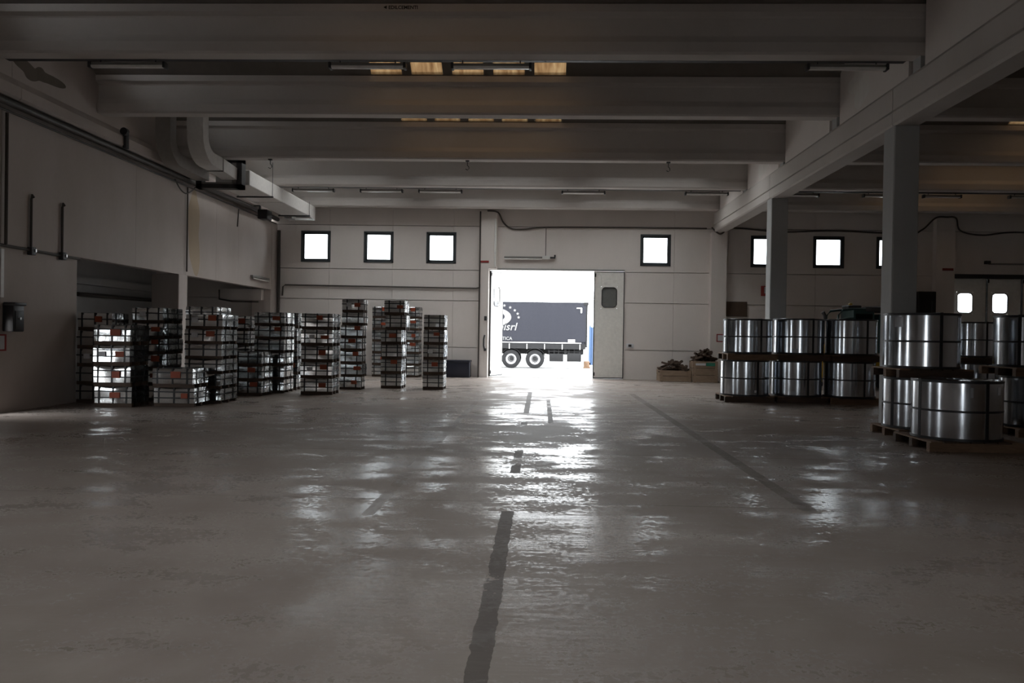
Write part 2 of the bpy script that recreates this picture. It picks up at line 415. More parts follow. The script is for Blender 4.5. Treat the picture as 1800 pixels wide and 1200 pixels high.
# floor, yard
mb = MB(); mb.box(-15.2, 23.3, -9.2, 30.26, -0.3, 0.0); struct('floor', mb, 'floor')
mb = MB()
mb.quad([(-60, 30.26, -0.02), (60, 30.26, -0.02), (60, 42, -0.30), (-60, 42, -0.30)])
mb.quad([(-60, 42, -0.30), (60, 42, -0.30), (60, 140, -0.30), (-60, 140, -0.30)])
mb.quad([(-60, -60, -0.02), (60, -60, -0.02), (60, -9.26, -0.02), (-60, -9.26, -0.02)])
mb.quad([(-60, -9.26, -0.02), (-15.2, -9.26, -0.02), (-15.2, 30.26, -0.02), (-60, 30.26, -0.02)])
mb.quad([(-15.2, -9.26, -0.02), (XL - 0.24, -9.26, -0.02), (XL - 0.24, 14.5, -0.02), (-15.2, 14.5, -0.02)])
mb.quad([(23.46, -9.26, -0.02), (60, -9.26, -0.02), (60, 30.26, -0.02), (23.46, 30.26, -0.02)])
struct('ground', mb, 'apron')

# columns
def column(x0, y0, s, z1, name='column'):
    mb = MB(); mb.rbox(x0, x0 + s, y0, y0 + s, 0.0, z1, 0.018, 1)
    return struct(name, mb, 'column')
for y0 in (-1.0, 6.75, 14.62, 22.27): column(6.4, y0, 0.46, 5.58)
mb = MB(); mb.box(6.33, 6.9, 29.62, 30.0, 0, 5.58); struct('pilaster', mb, 'wall')
mb = MB(); mb.box(-2.33, -1.72, 29.72, 30.0, 4.12, 6.3); mb.box(-2.33, -2.02, 29.72, 30.0, 0, 4.12); struct('pilaster', mb, 'wall')
mb = MB(); mb.box(14.62, 15.3, 29.72, 30.0, 0, 6.2); struct('pilaster', mb, 'wall')
for y0, y1 in ((21.75, 22.3), (29.4, 29.95)):
    mb = MB(); mb.rbox(XL - 0.75, XL + 0.03, y0, y1, 0, 5.78 if y0 > 25 else 3.2, 0.015, 1); struct('pilaster', mb, 'left_wall')
mb = MB(); mb.rbox(XL - 0.7, XL - 0.06, 16.4, 17.0, 0, 3.2, 0.015, 1); struct('pilaster', mb, 'left_wall')

# girders with upstands
BEAMY = [13.75 + 3.83 * k for k in range(-5, 5)]
mb = MB()
prof = [(6.40, 5.62), (6.43, 5.58), (6.83, 5.58), (6.86, 5.62), (6.86, 6.28), (6.82, 6.33), (6.45, 6.33), (6.40, 6.26), (6.40, 5.87), (6.45, 5.865), (6.45, 5.835), (6.40, 5.83)]
ends = [-9.0, -0.77, 6.98, 14.73, 22.5, 29.7]
for a, b in zip(ends, ends[1:]): mb.prism(prof, a + 0.012, b - 0.012, 'y')
struct('girder', mb, 'beam')
mb = MB()
ys = [-9.0] + [v for y in BEAMY for v in (y - 0.10, y + 0.50)] + [30.0]
for a, b in zip(ys[::2], ys[1::2]): mb.box(6.46, 6.80, a, b, 6.33, 7.75)
struct('wall_upstand', mb, 'wall')
mb = MB()
gp = [(-10.08, 5.98), (-10.03, 6.02), (-10.03, 6.22), (-10.22, 6.42), (-10.22, 7.75), (-10.55, 7.75), (-10.55, 5.98)]
for a, b in ((-9.0, 7.0), (7.02, 14.72), (14.74, 22.2), (22.22, 29.98)): mb.prism(gp, a, b, 'y')
struct('girder', mb, 'left_wall')

# roof beams
BOT = {9: 6.33, 8: 6.39, 7: 6.41, 6: 6.56, 5: 6.56}
def beam_mb(y0, x0, x1, zb):
    yc = y0 + 0.2
    half = [(0.15, zb), (0.18, zb + 0.04), (0.18, zb + 0.21), (0.13, zb + 0.31), (0.12, zb + 0.34), (0.12, 7.20), (0.14, 7.23), (0.24, 7.27), (0.25, 7.40)]
    poly = [(yc - h, z) for h, z in half] + [(yc + h, z) for h, z in half[::-1]]
    mb = MB(); mb.prism(poly, x0, x1, 'x'); return mb
for i, y in enumerate(BEAMY):
    zb = BOT.get(i, 6.42)
    struct('roof_beam', beam_mb(y, -10.3, 6.62, zb), 'beam')
    struct('roof_beam', beam_mb(y, 6.64, 23.2, zb), 'beam')
    if zb > 6.34:
        mb = MB(); mb.box(6.46, 6.60, y + 0.06, y + 0.34, 6.32, zb).box(6.66, 6.80, y + 0.06, y + 0.34, 6.32, zb); struct('bearing_pad', mb, 'column')

# vaulted roof sheets between the beams, with amber light panels and added clear ones
def arch(i, t):                                   # t 0..1 from near beam to far beam
    a = BEAMY[i] + 0.40 if i >= 0 else -9.2
    b = BEAMY[i + 1] if i + 1 < len(BEAMY) else 30.3
    return a + (b - a) * t, 7.39 + 0.62 * 4 * t * (1 - t) * (b - a) / 3.43
PAN = [(-3.90 + 0.915 * k, -3.90 + 0.915 * k + 0.70) for k in range(5)]
PANF = [(-8.6 + 0.915 * k, -8.6 + 0.915 * k + 0.70) for k in range(4)] + [(1.6 + 0.915 * k, 1.6 + 0.915 * k + 0.70) for k in range(4)]  # extra panels out of view, added to light the far floor and wall
PANR = [(12.3 + 0.915 * k, 12.3 + 0.915 * k + 0.70) for k in range(5)]
ts = [0, .04, .12, .2, .3, .4, .5, .58, .66, .74, .82, .90, .985, 1.0]
LO, HI = 0.58, 0.985
win_n = 20
mb = MB()
for i in range(-1, len(BEAMY)):
    xs = sorted([-10.4, 23.3] + [v for p in PAN + PANR for v in p])
    if i > 6: xs = sorted(xs + [v for p in PANF for v in p])
    for a, b in zip(xs, xs[1:]):
        isp = (a, b) in PAN or (a, b) in PANR or (a, b) in PANF
        for t0, t1 in zip(ts, ts[1:]):
            hi = 0.82 if i == 4 else HI
            lo = 0.2 if (i > 6 and a < 6) else LO
            if isp and t0 >= lo - 1e-6 and t1 <= hi + 1e-6 and -1 < i < len(BEAMY) - 1: continue
            (ya, za), (yb, zb) = arch(i, t0), arch(i, t1)
            mb.quad([(a, ya, za), (b, ya, za), (b, yb, zb), (a, yb, zb)])
            mb.quad([(a, ya, za + 0.06), (b, ya, za + 0.06), (b, yb, zb + 0.06), (a, yb, zb + 0.06)])
struct('ceiling', mb, 'roof')
for i in range(0, len(BEAMY) - 1):
    for (a, b) in PAN + PANR + (PANF if i > 6 else []):
        pm = MB()
        tt = [t for t in ts if (0.2 if (i > 6 and a < 6) else LO) - 1e-6 <= t <= (0.82 if i == 4 else HI) + 1e-6]
        for t0, t1 in zip(tt, tt[1:]):
            (ya, za), (yb, zb) = arch(i, t0), arch(i, t1)
            pm.quad([(a, ya, za), (b, ya, za), (b, yb, zb), (a, yb, zb)])
        bmesh.ops.remove_doubles(pm.bm, verts=pm.bm.verts[:], dist=1e-5)
        struct('window_%d' % win_n, pm, ('addedsheet' if i > 6 else 'clearsheet') if (i in (1, 2, 3, 7, 8) and a < 6) else 'amber'); win_n += 1  # clear panels over unseen bays are added to brighten the hall

# windows of the far wall
for k, (a, b) in enumerate(WINX):
    t = tag(link('window_%d' % (k + 1), None, None, ((a + b) / 2, YW, WZ0)), None, None, None, 'structure')
    hw = (b - a) / 2; hh = WZ1 - WZ0
    m_ = MB()
    for (x0, x1, z0, z1, d) in ((-hw, -hw + .06, 0, hh, 0), (hw - .06, hw, 0, hh, 0), (-hw, hw, 0, .06, 0), (-hw, hw, hh - .06, hh, 0)):
        m_.box(x0, x1, -0.02, 0.16, z0, z1)
    part('window_frame', m_, 'frame', t)
    m_ = MB(); q = 0.13
    for (x0, x1, z0, z1) in ((-hw + .06, -hw + q, .06, hh - .06), (hw - q, hw - .06, .06, hh - .06), (-hw + .06, hw - .06, .06, q), (-hw + .06, hw - .06, hh - q, hh - .06)):
        m_.box(x0, x1, 0.02, 0.09, z0, z1)
    sash = part('window_sash', m_, 'frame', t)
    m_ = MB(); m_.box(-hw + q - .01, hw - q + .01, 0.05, 0.062, q - .01, hh - q + .01)
    part('window_pane', m_, 'glass', sash if False else t)

# folding gate leaves: frame with a rounded porthole
def leaf(parent, w_, h_, loc, rz, glassmat, port=(0.30, 0.86, 2.73, 3.48)):
    L = link('door_leaf', None, parent, loc, rz)
    px0, px1, pz0, pz1 = port
    def rrect(x0, x1, z0, z1, r, n=5):
        out = []
        for cx, cz, a0 in ((x1 - r, z1 - r, 0), (x0 + r, z1 - r, 90), (x0 + r, z0 + r, 180), (x1 - r, z0 + r, 270)):
            for k in range(n + 1):
                a = math.radians(a0 + 90 * k / n); out.append((cx + r * math.cos(a), cz + r * math.sin(a)))
        return out
    ring = rrect(px0, px1, pz0, pz1, 0.13)
    n = len(ring)
    def outer(p):                                  # project the ring point on to a rectangle round the porthole
        cx, cz = (px0 + px1) / 2, (pz0 + pz1) / 2
        dx, dz = p[0] - cx, p[1] - cz
        k = max(abs(dx) / ((px1 - px0) / 2), abs(dz) / ((pz1 - pz0) / 2))
        return (cx + dx / k * 1.12, cz + dz / k * 1.12)
    mb = MB(); th = 0.05
    ox = [outer(p) for p in ring]
    x0, x1 = min(p[0] for p in ox), max(p[0] for p in ox); z0, z1 = min(p[1] for p in ox), max(p[1] for p in ox)
    for y in (-th / 2, th / 2):
        A = [mb.bm.verts.new((p[0], y, p[1])) for p in ring]; B = [mb.bm.verts.new((p[0], y, p[1])) for p in ox]
        for k in range(n): mb.bm.faces.new((A[k], A[(k + 1) % n], B[(k + 1) % n], B[k]))
        for (a, b, c, d) in ((0.02, w_ - .02, 0.04, z0), (0.02, w_ - .02, z1, h_ - .02), (0.02, x0, z0, z1), (x1, w_ - .02, z0, z1)):
            mb.quad([(a, y, c), (b, y, c), (b, y, d), (a, y, d)])
    A = [mb.bm.verts.new((p[0], -th / 2, p[1])) for p in ring]; B = [mb.bm.verts.new((p[0], th / 2, p[1])) for p in ring]
    for k in range(n): mb.bm.faces.new((A[k], A[(k + 1) % n], B[(k + 1) % n], B[k]))
    part('door_panel', mb, 'door', L, smooth=False)
    mb = MB()
    for (a, b, c, d) in ((0, .03, .03, h_), (w_ - .03, w_, .03, h_), (0, w_, h_ - .03, h_), (0, w_, 0.02, .06)): mb.box(a, b, -.032, .032, c, d)
    part('edge_seal', mb, 'rubber', L)
    mb = MB(); path = [(p[0], -th / 2 - .004, p[1]) for p in ring]; mb.tube(path + path[:2], 0.016, 6, False)
    part('porthole_gasket', mb, 'rubber', L)
    mb = MB(); vs = [mb.bm.verts.new((p[0], 0, p[1])) for p in ring]; mb.bm.faces.new(vs)
    part('porthole_pane', mb, glassmat, L, smooth=False)
    mb = MB()
    for z in (0.12, h_ - 0.2): mb.box(0.0, 0.07, -0.055, -0.025, z, z + 0.13)
    part('hinge', mb, 'rubber', L)
    return L
D1 = tag(link('door_1', None, None, (0, 0, 0)), 'open folding gate with white leaves in the far wall', None, None, 'structure')
leaf(D1, 1.15, 4.08, (1.99, 29.97, 0.0), 0.0, 'greyglass')
leaf(D1, 1.15, 4.08, (1.99, 30.08, 0.0), 0.0, 'greyglass')
leaf(D1, 1.20, 4.08, (-1.97, 30.06, 0.0), math.radians(70), 'glass')
mb = MB(); mb.box(-2.0, 3.14, 29.94, 30.0, 4.1, 4.16); part('head_track', mb, 'galv', D1)
D2 = tag(link('door_2', None, None, (0, 0, 0)), 'closed four leaf folding gate with bright portholes', None, None, 'structure')
for k in range(4): leaf(D2, 1.27, 4.05, (15.38 + 1.28 * k, 30.06, 0.0), 0.0, 'glass', (0.20, 0.76, 2.72, 3.45))
mb = MB(); mb.box(15.3, 20.6, 29.94, 30.03, 4.0, 4.16); part('head_track', mb, 'dark', D2)

# damp stain, pale patches (plaster, painted-in daylight) and water marks on the walls (their own irregular outlines)
def blob(name, mat, pts_fn, cx, cy, rx, ry, n=28, jag=0.25, seed=1):
    rnd = random.Random(seed); mb = MB(); vs = []
    ph = [rnd.uniform(0, 6.28) for _ in range(5)]
    for k in range(n):
        a = 2 * PI * k / n
        r = 1 + sum(jag / (j + 1.5) * math.sin((j + 2) * a + ph[j]) for j in range(5))
        vs.append(pts_fn(cx + rx * r * math.cos(a), cy + ry * r * math.sin(a)))
    c = mb.bm.verts.new(pts_fn(cx, cy)); V = [mb.bm.verts.new(p) for p in vs]
    for k in range(n): mb.bm.faces.new((c, V[k], V[(k + 1) % n]))
    return struct(name, mb, mat)
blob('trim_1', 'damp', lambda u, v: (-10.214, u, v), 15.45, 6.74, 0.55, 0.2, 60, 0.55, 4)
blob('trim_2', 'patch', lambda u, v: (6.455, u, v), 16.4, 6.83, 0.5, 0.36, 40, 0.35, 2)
blob('trim_3', 'patch', lambda u, v: (6.455, u, v), 23.3, 6.72, 0.55, 0.3, 40, 0.35, 9)  # bright daylight on the upstand, painted as a pale patch
blob('trim_4', 'ochre', lambda u, v: (XL + 0.004, u, v), 22.75, 4.5, 0.42, 1.15, 40, 0.2, 5)

# ------------------------------------------------------------------ steel coils on pallets
def pallet_parts(t, w_, d_, h_, rnd):
    for yy in (-d_ / 2 + 0.06, 0.0, d_ / 2 - 0.06):
        part('bearer', MB().box(-w_ / 2, w_ / 2, yy - 0.05, yy + 0.05, 0.0, h_ - 0.022), 'darkwood' if rnd.random() < 0.6 else 'wood', t)
    n = 7; bw = w_ / n
    for k in range(n):
        x0 = -w_ / 2 + k * bw + 0.012
        part('deck_board', MB().box(x0, x0 + bw - 0.024, -d_ / 2, d_ / 2, h_ - 0.022, h_), 'wood' if (k in (0, n - 1)) else 'darkwood', t)
def coil_meshes(r, h):
    out = {}
    mb = MB(); ri = 0.26; e = 0.012
    mb.lathe([(ri, 0), (r - e, 0), (r, e), (r, h - e), (r - e, h), (ri, h)], 96); out['coil'] = ('coil_body', 'coil', mb)
    return out
def strap_loop(a, r, h, ri=0.26, wd=0.026, th=0.006):
    mb = MB(); m = Matrix.Rotation(a, 4, 'Z')
    mb.box(r - 0.001, r + th, -wd, wd, -0.0, h, m)
    mb.box(ri, r + th, -wd, wd, h, h + th, m)
    mb.box(ri - th, ri, -wd, wd, 0, h, m)
    return mb
def coil(x, y, z, r, h, rz, label, group, dents=()):
    t = thing('steel_coil', label, 'steel coil', (x, y, z), rz, group)
    for (nm, mt, mb) in coil_meshes(r, h).values(): part(nm, mb, mt, t)
    for z0, z1 in ((0.0, 0.045), (h - 0.045, h)):
        mb = MB(); mb.lathe([(r - 0.001, z0 + 0.004), (r + 0.005, z0 + 0.004), (r + 0.005, z1 - 0.002), (r - 0.001, z1 - 0.002)], 96); part('edge_protector', mb, 'black', t)
    for zb in ((z0_,) for z0_ in (h * 0.49,)):
        mb = MB(); mb.lathe([(r - 0.001, zb[0] - 0.016), (r + 0.005, zb[0] - 0.016), (r + 0.005, zb[0] + 0.016), (r - 0.001, zb[0] + 0.016)], 96); part('girth_strap', mb, 'black', t)
    for k in range(4): part('eye_strap', strap_loop(k * PI / 2, r, h), 'black', t)
    for (a, z0, aw, hh, mt) in dents:                # stickers and torn wrap patches lying on the shell
        mb = MB(); n = 6
        for k in range(n):
            a0, a1 = a + aw * k / n - rz, a + aw * (k + 1) / n - rz; rr = r + 0.0025
            mb.quad([(rr * math.cos(a0), rr * math.sin(a0), z0), (rr * math.cos(a1), rr * math.sin(a1), z0), (rr * math.cos(a1), rr * math.sin(a1), z0 + hh), (rr * math.cos(a0), rr * math.sin(a0), z0 + hh)])
        part('sticker', mb, mt, t)
    return t
def pallet(x, y, z, w_, d_, h_, rz, label, group, rnd):
    t = thing('pallet', label, 'pallet', (x, y, z), rz, group)
    pallet_parts(t, w_, d_, h_, rnd); return t
rnd = random.Random(3)
D = math.radians
# name for the place, lower centre, radius, heights, upper centre, strap angle
GC, GP = 'steel coils standing on pallets', 'wooden pallets under the steel coils'
stacks = [
    ('stack left end of the coil row', 'leftmost coil stack', (5.34, 20.75), 0.612, 0.92, 0.16, (5.39, 20.75), 0.89, D(-72), D(-70)),
    ('stack next to the leftmost one', 'second coil stack from the left', (6.72, 20.90), 0.632, 0.92, 0.16, (6.76, 20.90), 0.92, D(-80), D(-73)),
    ('stack before the green machine', 'third coil stack from the left', (8.04, 20.75), 0.635, 0.92, 0.16, (8.07, 20.75), 0.92, D(-76), D(-74)),
    ('big front stack under the near column', 'near column coil stack', (6.60, 13.88), 0.60, 0.87, 0.15, (6.60, 13.88), 0.94, D(-70), D(-86)),
    ('dim stack behind the near single coil', 'dim coil stack behind the single coil', (11.80, 21.95), 0.56, 0.92, 0.15, (11.82, 21.95), 0.95, D(-76), D(-82)),
    ('stack cut off by the right photo edge', 'coil stack at the right photo edge', (8.92, 14.45), 0.62, 0.90, 0.15, (8.85, 14.45), 0.92, D(-115), D(-140)),
    ('far low stack half hidden at the right', 'far low coil stack at the right', (14.95, 25.3), 0.55, 0.80, 0.14, (14.95, 25.3), 0.74, D(-80), D(-80)),
]
for i, (sd, sp, (x, y), r, h1, ph, (x2, y2), h2, a1, a2) in enumerate(stacks):
    w_ = 2 * r + 0.03
    pallet(x, y, 0, w_, w_ - 0.1, ph, 0, 'timber pallet on the floor under the ' + sp, GP, rnd)
    dn, up_ = [], []
    if i == 3: up_ = [(D(-158), 0.70, D(16), 0.17, 'coilin')]; dn = [(D(-131), 0.05, D(15), 0.13, 'coilin')]
    if i == 1: dn = [(D(-118), 0.02, D(11), 0.12, 'coilin')]; up_ = [(D(-120), 0.04, D(12), 0.10, 'coilin')]
    if i == 0: dn = [(D(-80), 0.10, D(5), 0.06, 'paper')]
    coil(x, y, ph, r, h1, a1, 'lower upright steel coil with black straps in the ' + sp, GC, dn)
    z = ph + h1 + 0.006
    pallet(x2, y2, z, w_, w_ - 0.1, ph, 0, 'timber pallet between the two coils of the ' + sp, GP, rnd)
    coil(x2, y2, z + ph, r, h2, a2, 'upper upright steel coil with black straps in the ' + sp, GC, up_)
pallet(6.50, 12.50, 0, 1.38, 1.24, 0.15, 0, 'pale timber pallet under the nearest single steel coil', GP, rnd)
coil(6.50, 12.50, 0.15, 0.635, 0.91, D(-78), 'nearest single steel coil, standing alone in front', GC, [(D(-60), 0.70, D(7), 0.12, 'paper'), (D(-101), 0.66, D(4), 0.15, 'coilin')])
pallet(11.75, 19.35, 0, 1.25, 1.15, 0.15, 0, 'timber pallet under the coil glimpsed behind the right edge stack', GP, rnd)
coil(11.75, 19.35, 0.15, 0.60, 0.66, D(-115), 'low shiny coil glimpsed just left of the right edge stack', GC)

# ------------------------------------------------------------------ foil wrapped sheet packs
def wrap_mesh(w_, d_, z0, h, seed):
    rn = random.Random(seed)
    b = bmesh.new()
    v = [b.verts.new(((-w_ / 2, w_ / 2)[i & 1], (-d_ / 2, d_ / 2)[(i >> 1) & 1], (z0, h)[i >> 2])) for i in range(8)]
    for f in ((0, 2, 3, 1), (4, 5, 7, 6), (0, 1, 5, 4), (2, 6, 7, 3), (0, 4, 6, 2), (1, 3, 7, 5)): b.faces.new([v[i] for i in f])
    bmesh.ops.subdivide_edges(b, edges=b.edges[:], cuts=5, use_grid_fill=True)
    p1, p2, p3 = rn.uniform(0, 6), rn.uniform(0, 6), rn.uniform(0, 6)
    am = rn.uniform(0.006, 0.014)
    for q in b.verts:
        x, y, z = q.co
        u = x / w_ * 2; vv = y / d_ * 2; tz = (z - z0) / (h - z0)
        if abs(vv) > 0.99: q.co.y += (1 if vv > 0 else -1) * am * (math.sin(2.3 * u + p1) * 0.5 + math.sin(5 * tz + p2) * 0.5 - 0.3) * (1 - u * u)
        if abs(u) > 0.99: q.co.x += (1 if u > 0 else -1) * am * (math.sin(4.1 * vv + p3) * 0.6 + math.sin(6 * tz + p1) * 0.6 - 0.3) * (1 - vv * vv)
        if tz > 0.99 and abs(vv) > 0.99: q.co.y -= (1 if vv > 0 else -1) * (0.012 + am * 1.6 * (1 - u * u))
        if tz > 0.99: q.co.z += -am * 0.6 * (1 - u * u) * (1 + math.sin(3 * u + p2))
    mb = MB(); mb._merge(b)
    return mb.mesh('foil_wrap', 'foil')
def box_loop(axis, pos, w_, d_, z0, h, wd=0.016, th=0.004):
    mb = MB(); a, b = w_ / 2 + 0.004, d_ / 2 + 0.004
    if axis == 'x':                               # loop in the y-z plane at x = pos
        for s in (-1, 1): mb.box(pos - wd, pos + wd, s * b - th, s * b + th, z0 - 0.002, h + 0.006)
        mb.box(pos - wd, pos + wd, -b, b, h + 0.001, h + 0.007); mb.box(pos - wd, pos + wd, -b, b, z0 - 0.006, z0)
    elif axis == 'y':
        for s in (-1, 1): mb.box(s * a - th, s * a + th, pos - wd, pos + wd, z0 - 0.002, h + 0.006)
        mb.box(-a, a, pos - wd, pos + wd, h + 0.001, h + 0.007); mb.box(-a, a, pos - wd, pos + wd, z0 - 0.006, z0)
    else:
        for s in (-1, 1):
            mb.box(s * a - th, s * a + th, -b, b, pos - wd * 0.8, pos + wd * 0.8); mb.box(-a, a, s * b - th, s * b + th, pos - wd * 0.8, pos + wd * 0.8)
    return mb
ORD = {1: 'second', 2: 'third', 3: 'fourth', 4: 'fifth', 5: 'sixth'}
# place for the label, x0, x1, y front, depth, top, packs, label row chance
STK = [
    ('leftmost stack by the wall opening', -10.20, -9.44, 16.88, 0.70, 1.98, 5),
    ('front left stack of four', -9.30, -8.52, 16.02, 0.76, 1.72, 4),
    ('stack just behind the front left stack', -9.34, -8.62, 17.60, 0.95, 2.13, 6),
    ('low two pack stack in front', -8.16, -7.30, 16.27, 0.78, 0.82, 2),
    ('tall stack behind the low two pack stack', -7.94, -7.11, 17.20, 0.92, 1.99, 6),
    ('slightly taller stack at the wall pillar', -8.42, -7.68, 18.30, 0.88, 2.19, 6),
    ('stack glimpsed through the dark narrow gap', -8.62, -7.93, 21.0, 0.8, 2.03, 5),
    ('stack behind the knee high three pack stack', -7.57, -6.77, 20.45, 0.82, 2.13, 6),
    ('low three pack stack', -7.68, -7.00, 19.45, 0.78, 1.11, 3),
    ('wide stack with the square orange label', -6.22, -5.40, 20.16, 0.75, 2.11, 5),
    ('stack half hidden behind the wide stack', -7.42, -6.76, 21.55, 0.72, 2.15, 5),
    ('tall seven pack stack', -5.70, -5.09, 22.14, 0.55, 2.57, 7),
    ('leaning tall six pack stack', -4.68, -4.08, 22.87, 0.75, 2.59, 6),
    ('rear wall stack seen left of the leaning stack', -6.25, -5.55, 28.85, 0.70, 2.60, 6),
    ('rear wall stack seen right of the leaning stack', -5.08, -4.50, 28.75, 0.75, 2.60, 6),
    ('rightmost stack nearest the open gate', -3.42, -2.82, 22.73, 0.75, 2.18, 5),
]
rp = random.Random(11)
for si, (place, x0, x1, yf, dp, top, n) in enumerate(STK):
    w_, ph = x1 - x0, top / n
    hb = min(0.085, ph * 0.2)
    wm = [wrap_mesh(w_, dp, hb, ph - 0.008, 100 * si + q) for q in range(2)]
    nx = 2 if w_ < 0.66 else 3
    xpos = [-w_ * 0.27, w_ * 0.27] if nx == 2 else [-w_ * 0.38, 0.0, w_ * 0.36]
    sm = [box_loop('x', q, w_, dp, hb, ph - 0.008).mesh('strap', 'black', False) for q in xpos]
    sm += [box_loop('y', q, w_, dp, hb, ph - 0.008).mesh('strap', 'black', False) for q in (-dp * 0.25, dp * 0.25)]
    zs_ = [hb + (ph - hb) * 0.55] if ph < 0.4 else [hb + (ph - hb) * 0.33, hb + (ph - hb) * 0.72]
    sm += [box_loop('z', q, w_, dp, hb, ph).mesh('strap', 'black', False) for q in zs_]
    bm_ = [MB().box(-w_ / 2, w_ / 2, q - 0.04, q + 0.04, 0, hb).mesh('bearer', 'darkwood', False) for q in (-dp / 2 + 0.05, 0.0, dp / 2 - 0.05)]
    for k in range(n):
        if n == 2: lev = ('lower', 'upper')[k]
        elif n == 3: lev = ('bottom', 'middle', 'top')[k]
        else: lev = 'bottom' if k == 0 else 'topmost' if k == n - 1 else ORD[k] + ' from bottom'
        lab = '%s metal pack in the %s' % (lev, place)
        dx, dy = rp.uniform(-0.018, 0.018), rp.uniform(-0.02, 0.02)
        if si == 12 and k >= n - 2: dx += 0.09
        if si == 11 and k >= n - 2: dx += 0.02
        rz = rp.uniform(-0.022, 0.022)
        if si == 1: rz += 0.0
        t = thing('sheet_metal_pack', lab, 'metal pack', ((x0 + x1) / 2 + dx, yf + dp / 2 + dy, k * ph), rz, 'foil wrapped sheet metal packs in stacks')
        link('foil_wrap', wm[k % 2], t)
        for q in sm: link('strap', q, t)
        for q in bm_: link('bearer', q, t)
        if rp.random() < 0.62 or si in (0, 1, 3):
            lx = w_ * rp.uniform(0.05, 0.28); lz = hb + (ph - hb) * rp.uniform(0.25, 0.6)
            lw = rp.uniform(0.07, 0.11); lh = min(rp.uniform(0.09, 0.14), ph - lz - 0.02)
            part('orange_label', MB().box(lx - lw, lx + lw, -dp / 2 - 0.018, -dp / 2 - 0.013, lz, lz + lh), 'orange', t)
        if rp.random() < 0.25:
            lx = -w_ * rp.uniform(0.1, 0.3); lz = hb + (ph - hb) * 0.3
            part('white_label', MB().box(lx - .07, lx + .07, -dp / 2 - 0.018, -dp / 2 - 0.013, lz, lz + 0.11), 'paper', t)

# ------------------------------------------------------------------ lorry trailer in the yard
T = thing('lorry_trailer', 'dark blue curtain sided lorry trailer parked outside the open gate', 'truck', (0, 45.0, -0.30))
def tb(*a): return MB().box(*a)
x0, x1 = -9.5, 2.55
mb = MB()                                          # curtain with slight vertical folds
n = 120
rows = [1.56, 2.2, 3.0, 3.72]
gr = [[mb.bm.verts.new((x0 + (x1 - x0) * k / n, -0.012 * math.sin(k * 0.9) - 0.006 * math.sin(k * 0.37 + z), z)) for k in range(n + 1)] for z in rows]
for a, b in zip(gr, gr[1:]):
    for k in range(n): mb.bm.faces.new((a[k], a[k + 1], b[k + 1], b[k]))
part('side_curtain', mb, 'curtain', T)
part('roof', tb(x0, x1, 0.03, 2.5, 3.72, 3.82), 'curtain', T)
part('cargo_body', tb(x0, x1 - 0.02, 0.05, 2.48, 1.3, 3.72), 'curtain', T)
part('end_frame', MB().box(x1, x1 + 0.10, 0.0, 2.5, 1.25, 3.80).box(x1 - 0.12, x1 + 0.14, -0.03, 0.05, 3.66, 3.84), 'chassis', T)
part('side_rave', tb(x0, x1, -0.02, 0.06, 1.14, 1.44), 'chassis', T)
part('reflective_strip', tb(x0, x1 - 0.25, -0.030, -0.022, 1.47, 1.52), 'white', T, 'white reflective strip')
for k in range(12): part('curtain_buckle', MB().box(x0 + 0.6 + k * 1.01, x0 + 0.65 + k * 1.01, -0.05, -0.02, 1.12, 1.42), 'galv', T)
part('reflector_plate', tb(1.55, 1.95, -0.034, -0.022, 1.52, 1.70), 'white', T)
mb = MB().box(2.02, 2.32, -0.030, -0.022, 3.46, 3.52).box(2.25, 2.32, -0.030, -0.022, 3.22, 3.46); part('corner_mark', mb, 'white', T)
part('chassis_beam', MB().box(x0, x1 - 0.1, 0.5, 0.62, 0.82, 1.14).box(x0, x1 - 0.1, 1.9, 2.02, 0.82, 1.14), 'chassis', T)
for wx in (-3.07, -1.70, -0.33):
    W = link('wheel', None, T, (wx, 0.22, 0.54))
    mb = MB(); mb.lathe([(0.30, -0.16), (0.46, -0.17), (0.52, -0.14), (0.54, -0.09), (0.54, 0.12), (0.50, 0.17), (0.30, 0.17)], 40, True, 'y'); part('tyre', mb, 'tyre', W)
    mb = MB(); mb.lathe([(0.20, -0.06), (0.24, -0.10), (0.28, -0.14), (0.305, -0.16), (0.305, 0.1), (0.20, 0.1)], 40, True, 'y'); part('rim', mb, 'rim', W)
    mb = MB(); mb.lathe([(0.001, -0.17), (0.08, -0.17), (0.11, -0.13), (0.12, 0.1), (0.001, 0.1)], 24, True, 'y'); part('hub', mb, 'chassis', W)
    mb = MB(); mb.lathe([(0.12, -0.03), (0.205, -0.05), (0.205, 0.0), (0.12, 0.0)], 32, True, 'y'); part('wheel_disc', mb, 'dark', W)
    mb = MB()
    for k in range(10): mb.tube([(0.165 * math.cos(k * PI / 5), -0.075, 0.165 * math.sin(k * PI / 5)), (0.165 * math.cos(k * PI / 5), -0.03, 0.165 * math.sin(k * PI / 5))], 0.016, 6)
    part('wheel_nut', mb, 'rim', W)
    mb = MB(); R0 = 0.62
    arc = [(R0 * math.cos(a), R0 * math.sin(a)) for a in [math.radians(20 + 10 * q) for q in range(15)]]
    arc2 = [(p * 0.965, q * 0.965) for p, q in arc[::-1]]
    mb.prism([(p, q) for p, q in arc + arc2], -0.2, 0.25, 'y')
    part('mudguard', mb, 'chassis', W)
part('axle', MB().tube([(-0.33, .3, .54), (-0.33, 2.2, .54)], .07).tube([(-1.7, .3, .54), (-1.7, 2.2, .54)], .07).tube([(-3.07, .3, .54), (-3.07, 2.2, .54)], .07), 'chassis', T)
part('storage_box', MB().rbox(0.50, 1.30, 0.1, 0.8, 0.42, 0.88, 0.03), 'chassis', T)
part('storage_box', MB().rbox(1.52, 2.32, 0.1, 0.8, 0.42, 0.92, 0.03), 'chassis', T)
mb = MB()
